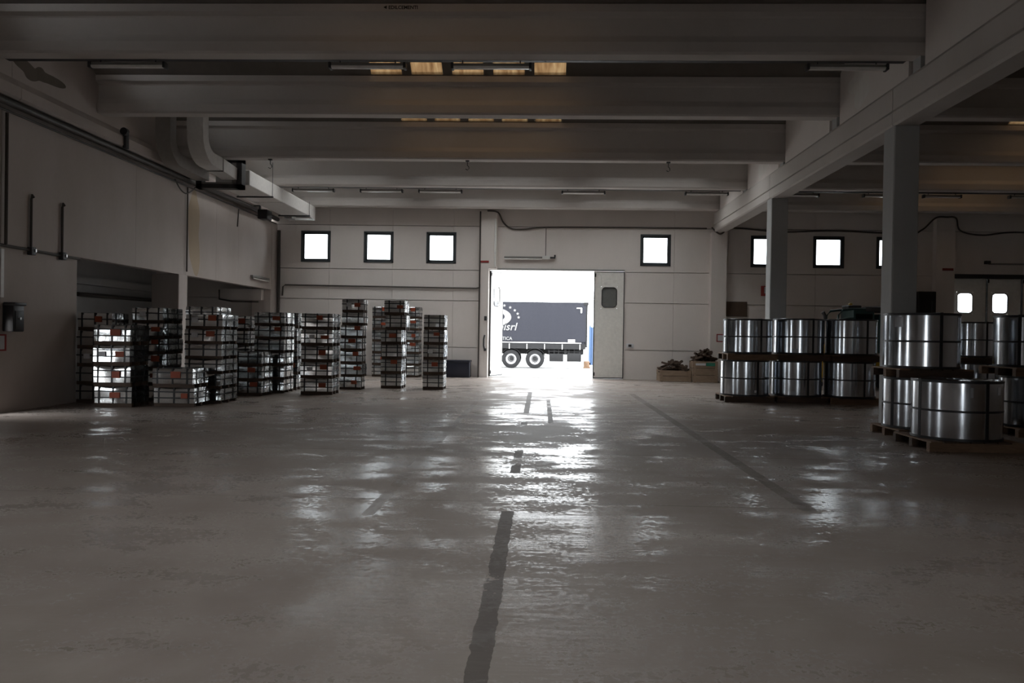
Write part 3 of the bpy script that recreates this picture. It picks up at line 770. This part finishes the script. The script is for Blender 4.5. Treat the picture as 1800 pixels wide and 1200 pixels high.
for k, xx in enumerate((0.45, 0.75, 1.0, 1.35, 1.42, 1.6, 1.9, 2.2, 2.4)): mb.box(xx, xx + 0.05, 0.12, 0.2, 0.8, 1.16)
mb.tube([(0.4, .15, 1.0), (2.45, .15, 0.98)], 0.03); mb.tube([(0.6, .16, 1.08), (1.5, .16, 0.95), (2.3, .16, 1.06)], 0.02)
part('underbody_bracket', mb, 'chassis', T)
part('air_tank', MB().tube([(0.28, .3, .70), (0.28, 1.6, .70)], 0.16, 16), 'galv', T)
part('bumper', MB().box(2.38, 2.58, 0.0, 2.4, 0.55, 0.85), 'galv', T)
part('far_tyre', MB().lathe([(0.3, -.17), (0.54, -.12), (0.54, .12), (0.3, .17)], 28, True, 'y', (-.33, 2.2, .54)).lathe([(0.3, -.17), (0.54, -.12), (0.54, .12), (0.3, .17)], 28, True, 'y', (-1.7, 2.2, .54)), 'tyre', T)
text('lettering', 'nisrl', 0.62, 'print', T, (-1.42, -0.03, 2.18), (PI / 2, 0, 0), 'RIGHT', 0.25, 0.004, 0.008)
text('lettering', 'LOGISTICA', 0.26, 'print', T, (-1.65, -0.03, 1.62), (PI / 2, 0, 0), 'RIGHT', 0.0, 0.004, 0.005)
mb = MB()                                          # round emblem, right half seen
o_ = [(-2.62 + 0.95 * math.cos(a) * 0.95, 2.92 + 0.52 * math.sin(a)) for a in [math.radians(-85 + 10 * q) for q in range(19)]]
i_ = [(-2.62 + 0.55 * math.cos(a) * 0.95, 2.95 + 0.26 * math.sin(a)) for a in [math.radians(-85 + 10 * q) for q in range(19)]]
mb.prism(o_ + i_[::-1], -0.034, -0.026, 'y'); part('emblem', mb, 'print', T)
for k in range(5):
    mb = MB(); a = math.radians(68 - 17 * k); cx, cz = -2.62 + 1.32 * math.cos(a), 2.92 + 0.72 * math.sin(a)
    mb.prism([(cx + (0.095 if q % 2 == 0 else 0.045) * math.sin(q * PI / 5), cz + (0.095 if q % 2 == 0 else 0.045) * math.cos(q * PI / 5)) for q in range(10)], -0.034, -0.026, 'y')
    part('star_emblem', mb, 'print', T)

t = thing('container', 'blue corrugated container standing beyond the lorry at the gate edge', 'container', (5.6, 52, -0.3))
mb = MB()
poly = []
for k in range(40): poly += [(-2.35 + k * 0.115, (0.0 if k % 2 else 0.035)), (-2.35 + k * 0.115 + 0.06, (0.0 if k % 2 else 0.035))]
poly += [(2.3, 2.4), (-2.35, 2.4)]
mb.prism(poly, 0.12, 2.5, 'z'); part('container_body', mb, 'blue', t)
part('corner_post', MB().box(-2.42, -2.30, -0.03, 0.1, 0, 2.62).box(2.25, 2.36, -0.03, 0.1, 0, 2.62), 'blue', t)
part('bottom_rail', MB().box(-2.4, 2.35, -0.03, 0.1, 0, 0.14), 'blue', t)
t = thing('timber_block', 'pale timber block on the yard beside the blue container', 'wood', (2.72, 46.6, -0.3))
part('block', MB().rbox(-0.16, 0.16, -0.2, 0.2, 0, 0.42, 0.01), 'wood', t); part('runner', MB().box(-.2, .2, -.25, -.2, 0, .1), 'wood', t)

# ------------------------------------------------------------------ green machine behind the coils
t = thing('forklift', 'dark green forklift with yellow chassis behind the coil row', 'forklift', (10.62, 27.0, 0))
part('chassis', MB().rbox(-1.25, 0.95, -0.7, 0.7, 0.32, 1.05, 0.06), 'yellow', t)
part('counterweight', MB().rbox(-1.45, -0.75, -0.66, 0.66, 0.35, 1.48, 0.10, 3), 'yellow', t)
part('engine_cover', MB().rbox(-0.75, 0.1, -0.5, 0.5, 1.05, 1.65, 0.06), 'teal', t)
part('exhaust_pipe', MB().tube([(-1.12, -.35, 1.3), (-1.12, -.35, 2.34), (-1.13, -.35, 2.44), (-1.20, -.35, 2.56)], [.05, .05, .055, .06], 10), 'dark', t)
part('cab_frame', MB().tube([(-0.80, -.55, 1.2), (-0.76, -.55, 2.45), (-0.62, -.55, 2.62), (-0.30, -.55, 2.66), (0.2, -.55, 2.66)], 0.04).tube([(-0.80, .55, 1.2), (-0.76, .55, 2.45), (-0.62, .55, 2.62), (-0.30, .55, 2.66), (0.2, .55, 2.66)], 0.04)
     .tube([(-0.74, -.55, 2.30), (-0.3, -.55, 2.36), (0.1, -.55, 2.30)], 0.03), 'teal', t)
part('cab', MB().rbox(-0.28, 0.42, -0.58, 0.58, 1.6, 2.64, 0.05), 'teal', t)
part('roof', MB().rbox(0.12, 1.30, -0.62, 0.62, 2.58, 2.74, 0.03), 'dark', t)
part('cab_window', MB().box(-0.2, 0.34, -0.59, -0.582, 2.0, 2.5), 'cabglass', t)
part('side_panel', MB().rbox(0.55, 1.15, -0.6, 0.6, 1.2, 2.5, 0.04), 'teal', t)
part('manifold', MB().rbox(-0.34, 0.10, -0.3, 0.3, 2.64, 2.80, 0.03), 'dark', t)
part('warning_lamp', MB().lathe([(0.001, 2.8), (0.07, 2.8), (0.07, 2.86), (0.03, 2.89), (0.001, 2.89)], 16, True, 'z', (-0.16, 0, 0)), 'yellow', t)
part('mast', MB().box(1.25, 1.40, -0.5, -0.38, 0.1, 2.7).box(1.25, 1.40, 0.38, 0.5, 0.1, 2.7).box(1.28, 1.36, -0.5, 0.5, 1.4, 1.5).box(1.28, 1.36, -0.5, 0.5, 2.5, 2.6), 'dark', t)
part('fork', MB().box(1.4, 1.46, -0.35, -0.23, 0.04, 0.6).box(1.4, 2.5, -0.35, -0.23, 0.04, 0.09), 'dark', t)
part('fork', MB().box(1.4, 1.46, 0.23, 0.35, 0.04, 0.6).box(1.4, 2.5, 0.23, 0.35, 0.04, 0.09), 'dark', t)
for wx, ws in ((-0.95, 0.32), (0.75, 0.40)):
    for yy in (-0.72, 0.60):
        W = link('wheel', None, t, (wx, yy + 0.06, ws))
        part('tyre', MB().lathe([(0.55 * ws, -.1), (ws * .95, -.11), (ws, -.07), (ws, .07), (ws * .95, .11), (0.55 * ws, .1)], 28, True, 'y'), 'tyre', W)
        part('rim', MB().lathe([(0.001, -.06), (0.56 * ws, -.09), (0.56 * ws, .09), (0.001, .06)], 20, True, 'y'), 'yellow', W)

# ------------------------------------------------------------------ lamps on cable trays
def batten(x, y, z, L, label, group):
    t = thing('fluorescent_lamp', label, 'ceiling lamp', (x, y, z), 0, group)
    part('housing', MB().rbox(-L / 2, L / 2, -0.05, 0.05, 0.03, 0.09, 0.012), 'lamp', t)
    mb = MB(); mb.prism([(-0.07, 0.03), (-0.045, 0.0), (0, -0.008), (0.045, 0.0), (0.07, 0.03)], -L / 2 + 0.03, L / 2 - 0.03, 'x'); part('diffuser', mb, 'tube', t)
    for s in (-1, 1):
        part('end_cap', MB().rbox(s * (L / 2 - 0.02) - 0.025, s * (L / 2 - 0.02) + 0.025, -0.08, 0.08, -0.015, 0.095, 0.01), 'dark', t)
        part('hanger', MB().tube([(s * L * 0.36, 0, 0.08), (s * L * 0.36, 0, 0.135)], 0.012, 6), 'dark', t)
    return t
GL = 'fluorescent lamps hanging from the cable trays'
def tray(x0, x1, y, z, label):
    t = thing('cable_tray', label, 'cable tray', (0, y, z))
    part('tray_channel', MB().box(x0, x1, -0.06, 0.06, 0, 0.012).box(x0, x1, -0.06, -0.05, 0, 0.05).box(x0, x1, 0.05, 0.06, 0, 0.05), 'dark', t)
    part('cable_bundle', MB().tube([(x0, -.02, .03), (x1, -.02, .03)], .014, 6).tube([(x0, .02, .03), (x1, .02, .03)], .014, 6), 'cable', t)
    k = x0 + 0.5
    while k < x1: part('tray_bracket', MB().box(k - .015, k + .015, -0.09, 0.02, 0.0, 0.02).box(k - .015, k + .015, -0.09, -0.07, 0, 0.16), 'dark', t); k += 1.9
    return t
tray(-10.0, 6.4, 14.28, 6.60, 'dark cable tray along the nearest visible roof beam')
tray(-10.0, 6.4, 25.74, 6.40, 'dark cable tray across the far part of the main bay')
tray(6.9, 23.0, 25.74, 6.38, 'dark cable tray across the right bay')
for (a, b, lb) in ((-8.43, -6.99, 'unlit lamp at the near left end of the front tray'), (-3.95, -2.54, 'unlit lamp before the left amber roof panels'), (-1.71, -0.25, 'unlit lamp before the middle amber roof panels'), (4.67, 6.1, 'unlit lamp on the front tray by the right girder')):
    batten((a + b) / 2, 14.28, 6.60 - 0.135, b - a, lb, GL)
nm = ['leftmost of the far row, by the white duct', 'second from left in the far row', 'third from left in the far row', 'fourth in the far row, above the open gate', 'rightmost in the far row, by the girder']
for (a, b), lb in zip(((-8.3, -6.9), (-6.04, -4.62), (-4.1, -2.66), (0.6, 2.02), (4.6, 6.0)), nm):
    batten((a + b) / 2, 25.74, 6.40 - 0.135, b - a, 'unlit fluorescent lamp, ' + lb, GL)
nm = ['between the girder and first column', 'just left of the near column', 'just right of the near column', 'at the right photo edge']
for (a, b), lb in zip(((7.6, 8.9), (10.3, 11.6), (12.2, 13.4), (14.9, 16.2)), nm):
    batten((a + b) / 2, 25.74, 6.38 - 0.135, b - a, 'right bay lamp ' + lb, GL)

for (x, lb) in ((-2.1, 'small dark hook under the beam above the left windows'), (3.4, 'small dark hook under the beam right of the gate'), (-7.6, 'small dark hook under the beam by the white duct')):
    t = thing('ceiling_hook', lb, 'hook', (x, 21.6, 6.41), 0, 'hooks under the third beam')
    part('hook_plate', MB().box(-.05, .05, -.04, .04, -.03, 0.0), 'dark', t)
    part('hook', MB().tube([(0, 0, 0), (0, 0, -.13), (.04, 0, -.17), (.045, 0, -.22), (0, 0, -.26), (-.05, 0, -.23)], .012, 6), 'dark', t)

# maker's lettering on the nearest beam edge
t = thing('beam_stamp', 'faded maker lettering stencilled on the nearest roof beam', 'sign', (-2.85, 13.75 + 0.2 - 0.252, 7.275))
part('plate', MB().box(-0.03, 0.56, -0.004, 0.0, -0.005, 0.115), 'beam', t)
text('lettering', 'EDILCEMENTI', 0.085, 'black', t, (0.09, -0.006, 0.03), (PI / 2, 0, 0), 'LEFT', 0, 0.001, 0.002)
part('arrow_mark', MB().prism([(0.0, 0.06), (0.06, 0.03), (0.06, 0.09)], -0.007, -0.005, 'y'), 'black', t)

# ------------------------------------------------------------------ heating ducts at the left wall
t = thing('air_duct', 'white rectangular air duct ending beside the left windows', 'air duct', (-8.5, 0, 0))
part('duct_run', MB().rbox(-1.0, 0.0, 22.45, 28.4, 5.84, 6.28, 0.015, 1), 'duct', t)
mb = MB(); mb.prism([(28.4, 5.84), (28.4, 6.28), (29.0, 6.28), (29.05, 6.2), (29.05, 5.78)], -1.0, 0.0, 'x'); part('duct_outlet', mb, 'duct', t)
part('outlet_grille', MB().box(-0.55, -0.06, 28.45, 28.95, 5.775, 5.80), 'white', t)
part('outlet_grille', MB().box(-0.98, -0.70, 28.45, 28.95, 5.775, 5.80), 'galv', t)
mb = MB()
for yy in (24.3, 28.2): mb.box(-1.1, 0.06, yy - .02, yy + .02, 5.80, 5.84)
part('support_rail', mb, 'dark', t)
mb = MB()
for yy in (24.3, 28.2):
    for xx in (-1.06, 0.03): mb.tube([(xx, yy, 5.8), (xx, yy, 6.9 if yy < 25 else 6.34)], 0.008, 6)
part('drop_rod', mb, 'dark', t)
part('duct_joint', MB().box(-1.012, 0.012, 25.35, 25.39, 5.83, 6.292), 'duct', t)
t = thing('duct_frame', 'dark square metal frame around the duct at the left wall', 'frame', (-9.2, 22.1, 5.66))
part('frame_ring', MB().box(0.50, 0.66, -.14, .14, 0, 0.84).box(-0.66, 0.66, -.14, .14, 0, 0.12).box(-0.66, 0.66, -.14, .14, 0.72, 0.84).box(-0.66, -0.5, -.14, .14, 0, 0.84), 'dark', t)
part('inner_collar', MB().box(0.38, 0.50, -.14, .2, 0.12, 0.72).box(-0.5, 0.5, -.14, .2, 0.12, 0.17), 'lamp', t)
part('wall_arm', MB().box(-0.84, -0.6, -.08, .08, 0.40, 0.56), 'dark', t)
def rect_sweep(path, wx, th):                      # rectangular duct along a path in the y-z plane
    mb = MB(); rings = []
    P_ = [Vector((0, p[0], p[1])) for p in path]
    for i, p in enumerate(P_):
        d = (P_[min(i + 1, len(P_) - 1)] - P_[max(i - 1, 0)]).normalized(); nrm = Vector((0, -d.z, d.y))
        rings.append([mb.bm.verts.new(p + Vector((sx, 0, 0)) + nrm * sn) for sx, sn in ((-wx, -th), (wx, -th), (wx, th), (-wx, th))])
    for a, b in zip(rings, rings[1:]):
        for k in range(4): mb.bm.faces.new((a[k], a[(k + 1) % 4], b[(k + 1) % 4], b[k]))
    mb.bm.faces.new(rings[0][::-1]); mb.bm.faces.new(rings[-1]); return mb
t = thing('elbow_duct', 'pair of grey swan neck ducts curving down from the roof at left', 'air duct', (-9.3, 0, 0))
neck = [(19.85, 7.6)] + [(19.85, 6.85), (19.87, 6.7)] + [(20.45 - 0.58 * math.cos(a), 6.62 - 0.50 * math.sin(a)) for a in [math.radians(15 * q) for q in range(7)]] + [(20.9, 6.12), (21.95, 6.06)]
part('right_neck', rect_sweep(neck, 0.21, 0.17), 'duct', t).location = (0.42, 0, 0)
neck2 = [(19.75, 7.6), (19.75, 6.75)] + [(20.3 - 0.55 * math.cos(a), 6.55 - 0.50 * math.sin(a)) for a in [math.radians(15 * q) for q in range(7)]] + [(21.95, 6.03)]
part('left_neck', rect_sweep(neck2, 0.19, 0.17), 'ductg', t).location = (-0.36, 0, 0)
part('duct_joint', MB().box(0.2, 0.645, 20.95, 20.99, 5.92, 6.31), 'ductg', t)
t = thing('wall_speaker', 'small black box bracketed under the white duct', 'speaker', (-9.62, 27.0, 5.50), 0)
part('speaker_body', MB().rbox(-.22, .12, -.25, .25, 0, .32, .02), 'black', t); part('bracket', MB().box(-.42, -.2, -.05, .05, .46, .50).box(-.24, -.2, -.05, .05, .12, .5), 'dark', t)
t = thing('pipe_bracket', 'dark valve bracket on the left girder before the ducts', 'bracket', (-9.99, 18.48, 5.95))
part('bracket_post', MB().box(-.06, .02, -.07, .07, 0, .36), 'dark', t); part('valve', MB().lathe([(0.001, -.05), (.09, -.05), (.09, .05), (.001, .05)], 14, True, 'y', (0, -.1, .38)), 'dark', t)

# ------------------------------------------------------------------ pipes and cables
def pipe(name, pts, r, mat, label, cat='pipe', n=8):
    return solo(name, MB().tube(pts, r, n), mat, label, cat)
pipe('heating_pipe', [(-10.10, -8.8, 5.88), (-10.10, 29.6, 5.88)], 0.075, 'pipe', 'thick dark pipe under the left girder', 'pipe', 12)
pipe('conduit', [(-10.16, -8.8, 5.74), (-10.16, 29.6, 5.72)], 0.022, 'cable', 'thin conduit line below the thick left wall pipe')
pipe('drain_pipe', [(-10.12, 29.83, 0.0), (-10.12, 29.83, 5.5)], 0.06, 'pipe', 'dark drainpipe in the far left corner', 'pipe', 10)
pipe('wall_conduit', [(-10.0, 29.95, 3.0), (-9.98, 29.95, 3.35), (-9.9, 29.95, 3.42), (-2.5, 29.95, 3.38), (-2.36, 29.95, 3.42), (-2.35, 29.95, 3.55)], 0.028, 'cable', 'conduit along the far wall behind the stacks')
def sag(pts, n=8):
    out = []
    P_ = [Vector(p) for p in pts]
    for i in range(len(P_) - 1):
        p0, p1, p2, p3 = P_[max(i - 1, 0)], P_[i], P_[i + 1], P_[min(i + 2, len(P_) - 1)]
        for k in range(n):
            t_ = k / n
            out.append(0.5 * ((2 * p1) + (-p0 + p2) * t_ + (2 * p0 - 5 * p1 + 4 * p2 - p3) * t_ * t_ + (-p0 + 3 * p1 - 3 * p2 + p3) * t_ ** 3))
    out.append(P_[-1]); return out
pipe('hanging_cable', sag([(-2.1, 29.70, 6.31), (-1.70, 29.72, 6.25), (-1.5, 29.95, 5.9), (-1.2, 29.95, 5.68), (-0.7, 29.95, 5.66), (0.2, 29.95, 5.74), (3.0, 29.95, 5.76), (6.2, 29.95, 5.76)]), 0.03, 'cable', 'dark cable drooping from the pilaster above the gate', 'cable')
pipe('hanging_cable', sag([(6.3, 29.55, 5.75), (6.6, 29.5, 5.50), (6.95, 29.6, 5.72), (7.5, 29.95, 5.78), (9.0, 29.95, 5.66), (11.0, 29.95, 5.72), (13.6, 29.95, 5.64), (14.2, 29.95, 5.8), (14.55, 29.7, 6.2), (14.95, 29.69, 6.24), (15.3, 29.7, 6.2), (15.6, 29.95, 5.78), (16.4, 29.95, 5.62), (17.6, 29.95, 5.74), (20, 29.95, 5.66), (23, 29.95, 5.7)]), 0.03, 'cable', 'wavy dark cable along the right bay far wall', 'cable')
pipe('cable_loop', sag([(-10.15, 21.3, 5.78), (-10.15, 21.6, 5.58), (-10.15, 21.95, 5.50), (-10.15, 22.3, 5.62), (-10.15, 22.6, 5.80)]), 0.018, 'cable', 'loop of cable hanging under the left wall pipe', 'cable')
pipe('cable_tail', [(-10.2, 26.0, 5.7), (-10.2, 25.9, 5.1)], 0.02, 'cable', 'short cable end hanging on the left wall near its far end', 'cable')
pipe('door_cable', [(0.13, 29.97, 4.6), (0.13, 29.97, 5.7)], 0.012, 'cable', 'thin vertical cable above the gate lamp', 'cable')
t = thing('wall_conduit_run', 'conduit with two junction boxes on the near left wall', 'conduit', (XL, 0, 0))
part('conduit_line', MB().tube([(0.03, 13.5, 3.2), (0.03, 17.0, 3.16)], 0.03, 8), 'cable', t)
for yy in (15.33, 16.35):
    part('junction_box', MB().rbox(0.0, 0.10, yy - .07, yy + .07, 3.08, 3.24, 0.01), 'dark', t)
    part('riser', MB().tube([(0.035, yy, 3.2), (0.035, yy, 4.2), (0.035, yy + .03, 4.28), (0.035, yy + .07, 4.24)], 0.026, 8), 'cable', t)
    part('lug', MB().box(0.10, 0.12, yy + .02, yy + .06, 3.14, 3.2), 'galv', t)
pipe('riser_pipe', [(-10.19, 14.56, 3.2), (-10.19, 14.56, 5.7)], 0.03, 'cable', 'vertical conduit at the far left photo edge')
pipe('wall_seam_pipe', [(-10.20, 22.2, 3.3), (-10.20, 22.2, 5.72)], 0.022, 'cable', 'thin dark conduit above the left wall pillar')
pipe('recess_pipe', [(-14.6, 24.2, 2.70), (-14.6, 29.9, 2.72)], 0.07, 'pipe', 'dark pipe on the back wall of the left recess', 'pipe', 10)
solo('recess_soffit', MB().rbox(-12.1, -10.52, 29.1, 29.95, 2.78, 3.2, 0.02), 'wall', 'pale boxed duct high in the corner of the left recess', 'duct')
pipe('recess_cable', [(-12.1, 29.05, 3.15), (-12.1, 29.05, 2.8), (-11.6, 29.05, 2.72), (-10.6, 29.05, 2.72)], 0.03, 'cable', 'dark cable round the pale boxed duct in the recess', 'cable')

# lamp above the gate, lamp on the left upper wall
t = thing('wall_lamp', 'tube lamp on the wall above the open gate', 'wall lamp', (-0.55, 29.93, 4.55))
part('housing', MB().rbox(-0.9, 0.55, -0.05, 0.05, 0, 0.07, .01), 'lamp', t); part('ballast_box', MB().rbox(0.55, 0.85, -.07, .06, -.03, .1, .01), 'tube', t)
part('end_cap', MB().box(0.85, 1.05, -.05, .05, 0, .06).box(1.0, 1.06, -.04, .04, .05, .14), 'dark', t); part('tube', MB().tube([(-0.88, -0.03, -.03), (0.5, -0.03, -.03)], .022, 8), 'tube', t)
t = thing('wall_lamp', 'thin tube lamp above the closed right gate', 'wall lamp', (17.4, 29.93, 4.6))
part('housing', MB().tube([(-.75, 0, -.05), (1.6, 0, -.05)], .03, 8), 'lamp', t); part('end_cap', MB().rbox(-.9, -.7, -.06, .06, -.06, .06, .01), 'dark', t)
t = thing('wall_lamp', 'tube lamp low on the left upper wall panel', 'wall lamp', (XL + 0.05, 28.1, 3.52))
part('housing', MB().rbox(-.05, .05, -.85, .85, 0.0, .07, .01), 'lamp', t); part('tube', MB().tube([(0.02, -.8, -.04), (0.02, .8, -.04)], .025, 8), 'tube', t)

# ------------------------------------------------------------------ small things on the walls and floor
pipe('drain_pipe', [(-2.36, 29.68, 0.0), (-2.36, 29.68, 6.28)], 0.028, 'pipe', 'thin dark pipe up the left edge of the gate pilaster')
pipe('downpipe', [(-1.78, 29.66, 4.2), (-1.78, 29.66, 6.0)], 0.035, 'white', 'short white pipe on the right edge of the gate pilaster')
t = thing('control_box', 'black control box on the left wall at the photo edge', 'control box', (XL, 14.72, 1.55))
part('enclosure', MB().rbox(0, .22, -.16, .16, 0.0, .55, .02), 'black', t)
part('lid', MB().rbox(.02, .26, -.17, .17, .50, .56, .015), 'dark', t); part('cover_plate', MB().rbox(.22, .235, -.11, .11, .05, .40, .008), 'dark', t); part('switch', MB().tube([(.235, 0, .25), (.26, 0, .25)], .025, 10), 'galv', t)
t = thing('red_sign', 'red framed notice below the black control box', 'sign', (XL, 14.55, 1.18))
part('sign_frame', MB().box(0, .014, -.12, .12, 0, .32), 'red', t); part('sign_face', MB().box(.014, .017, -.09, .06, .03, .29), 'paper', t)
solo('side_jamb', MB().box(XL, XL + 0.03, 14.48, 14.56, 2.2, 3.12), 'white', 'narrow white panel high at the left photo edge', 'panel')
t = thing('red_sign', 'red outlined notice on the right pilaster behind the coils', 'sign', (6.73, 29.60, 1.48))
part('sign_frame', MB().box(-.17, .17, 0, .012, 0, .30), 'red', t); part('sign_face', MB().box(-.13, .13, -.004, 0, .04, .26), 'paper', t)
t = thing('fire_sign', 'small red and white extinguisher sign by the first column', 'sign', (8.41, 29.96, 3.24))
part('sign_plate', MB().box(-.14, .14, 0, .012, 0, .38), 'red', t); part('sign_face', MB().box(-.02, .12, -.004, 0, .10, .34), 'paper', t)
part('extinguisher_mark', MB().box(.03, .07, -.007, -.004, .13, .27).box(.04, .06, -.007, -.004, .27, .30), 'red', t)
t = thing('wall_board', 'brown board on the wall beside the right pilaster', 'board', (7.35, 29.94, 2.45))
part('board', MB().box(-.44, .41, 0, .03, 0, .56), 'brown', t); part('batten', MB().box(-.44, .41, -.012, 0, .02, .06), 'brown', t)
t = thing('pilaster_label', 'dark red strip on the pilaster left of the open gate', 'sign', (-2.18, 29.71, 4.34)); part('strip', MB().box(-.16, .16, 0, .012, 0, .08), 'red', t)
part('strip_edge', MB().box(-.16, .16, -.003, 0, .0, .01), 'dark', t)
t = thing('pilaster_label', 'dark red strip on the pilaster of the closed right gate', 'sign', (15.05, 29.71, 4.26)); part('strip', MB().box(-.2, .2, 0, .012, 0, .09), 'red', t)
part('strip_edge', MB().box(-.2, .2, -.003, 0, .0, .01), 'dark', t)
t = thing('dark_cabinet', 'tall black cabinet against the wall behind the near column', 'cabinet', (14.1, 29.55, 0))
part('cabinet_body', MB().rbox(-.32, .32, -.3, .3, 0, 3.45, .02), 'black', t); part('cabinet_door', MB().rbox(-.28, .28, -.32, -.3, 0.1, 3.38, .01), 'black', t); part('handle', MB().box(.14, .17, -.345, -.32, 1.6, 3.1), 'dark', t)
t = thing('socket_box', 'small electric box on the wall right of the gate', 'socket', (3.39, 29.96, 1.2))
part('socket_plate', MB().rbox(-.14, .14, 0, .03, 0, .16, .008), 'paper', t); part('socket', MB().rbox(-.07, .05, -.02, .0, .04, .13, .01), 'dark', t)
t = thing('crate', 'low dark navy box against the far wall by the gate', 'box', (-3.1, 29.55, 0))
part('box_body', MB().rbox(-.47, .45, -.35, .35, 0, .60, .02), 'navy', t); part('lid', MB().rbox(-.49, .47, -.37, .37, .57, .64, .015), 'navy', t)
t = thing('gate_lock', 'dark latch hardware on the pilaster left of the gate', 'latch', (-2.1, 29.69, 0))
part('latch', MB().rbox(-.06, .04, -.05, .03, 2.15, 2.32, .01), 'dark', t); part('handle', MB().tube([(-.03, -.03, 1.6), (-.06, -.06, 1.45), (-.06, -.06, 1.2), (-.03, -.03, 1.05)], .03, 8), 'dark', t); part('latch', MB().rbox(-.06, .04, -.05, .03, 1.0, 1.1, .01), 'dark', t)

def crate(name, label, x, y, w_, d_, h_, mat, loc_rz=0):
    t = thing(name, label, 'crate', (x, y, 0), loc_rz)
    n = max(2, int(h_ / 0.22)); s = h_ / n
    for k in range(n):
        for yy in (-d_ / 2, d_ / 2 - 0.03): part('side_board', MB().box(-w_ / 2, w_ / 2, yy, yy + .03, k * s + .008, (k + 1) * s - .008), mat, t)
        for xx in (-w_ / 2, w_ / 2 - .03): part('end_board', MB().box(xx, xx + .03, -d_ / 2 + .03, d_ / 2 - .03, k * s + .008, (k + 1) * s - .008), mat, t)
    for xx in (-w_ / 2 + .03, w_ / 2 - .11):
        for yy in (-d_ / 2 - .02, d_ / 2): part('corner_post', MB().box(xx, xx + .08, yy, yy + .02, 0, h_), mat, t)
    part('crate_bottom', MB().box(-w_ / 2 + .03, w_ / 2 - .03, -d_ / 2 + .03, d_ / 2 - .03, .02, .05), mat, t)
    return t
def scrap(name, label, x, y, z, w_, d_, hmax, seed, n, z0):
    rr = random.Random(seed); mb = MB()
    for k in range(n):
        L = rr.uniform(.18, .5); u, v = rr.uniform(-1, 1), rr.uniform(-1, 1)
        hz = hmax * max(0.0, (1 - 0.75 * u * u)) * rr.uniform(.1, .95)
        m = Matrix.Translation((u * (w_ / 2 - .12), v * (d_ / 2 - .1), hz)) @ Matrix.Rotation(rr.uniform(0, PI), 4, 'Z') @ Matrix.Rotation(rr.uniform(-.6, .6), 4, 'Y')
        mb.box(-L / 2, L / 2, -rr.uniform(.03, .06), rr.uniform(.03, .06), -.02, rr.uniform(.02, .06), m)
    mb.box(-w_ / 2 + .06, w_ / 2 - .06, -d_ / 2 + .06, d_ / 2 - .06, z0 - z, 0.0)
    return solo(name, mb, 'darkwood', label, 'scrap wood', (x, y, z), kind='stuff')
crate('wooden_crate', 'low open wooden crate on the floor right of the gate', 4.95, 29.35, 1.15, 0.8, 0.42, 'crate')
scrap('scrap_pile', 'heap of dark scrap wood in the low crate', 4.95, 29.35, 0.36, 1.15, 0.8, 0.38, 5, 60, 0.06)
t = crate('wooden_crate', 'taller wooden crate with green label beside the right pilaster', 6.0, 29.15, 0.90, 0.75, 0.78, 'crate')
part('green_label', MB().box(0.02, 0.34, -.40, -.376, .60, .72), 'green', t); part('pale_label', MB().box(-0.36, 0.0, -.40, -.376, .62, .70), 'paper', t)
scrap('scrap_pile', 'heap of dark scrap wood on the taller crate', 6.0, 29.15, 0.72, 0.90, 0.75, 0.45, 8, 55, 0.06)
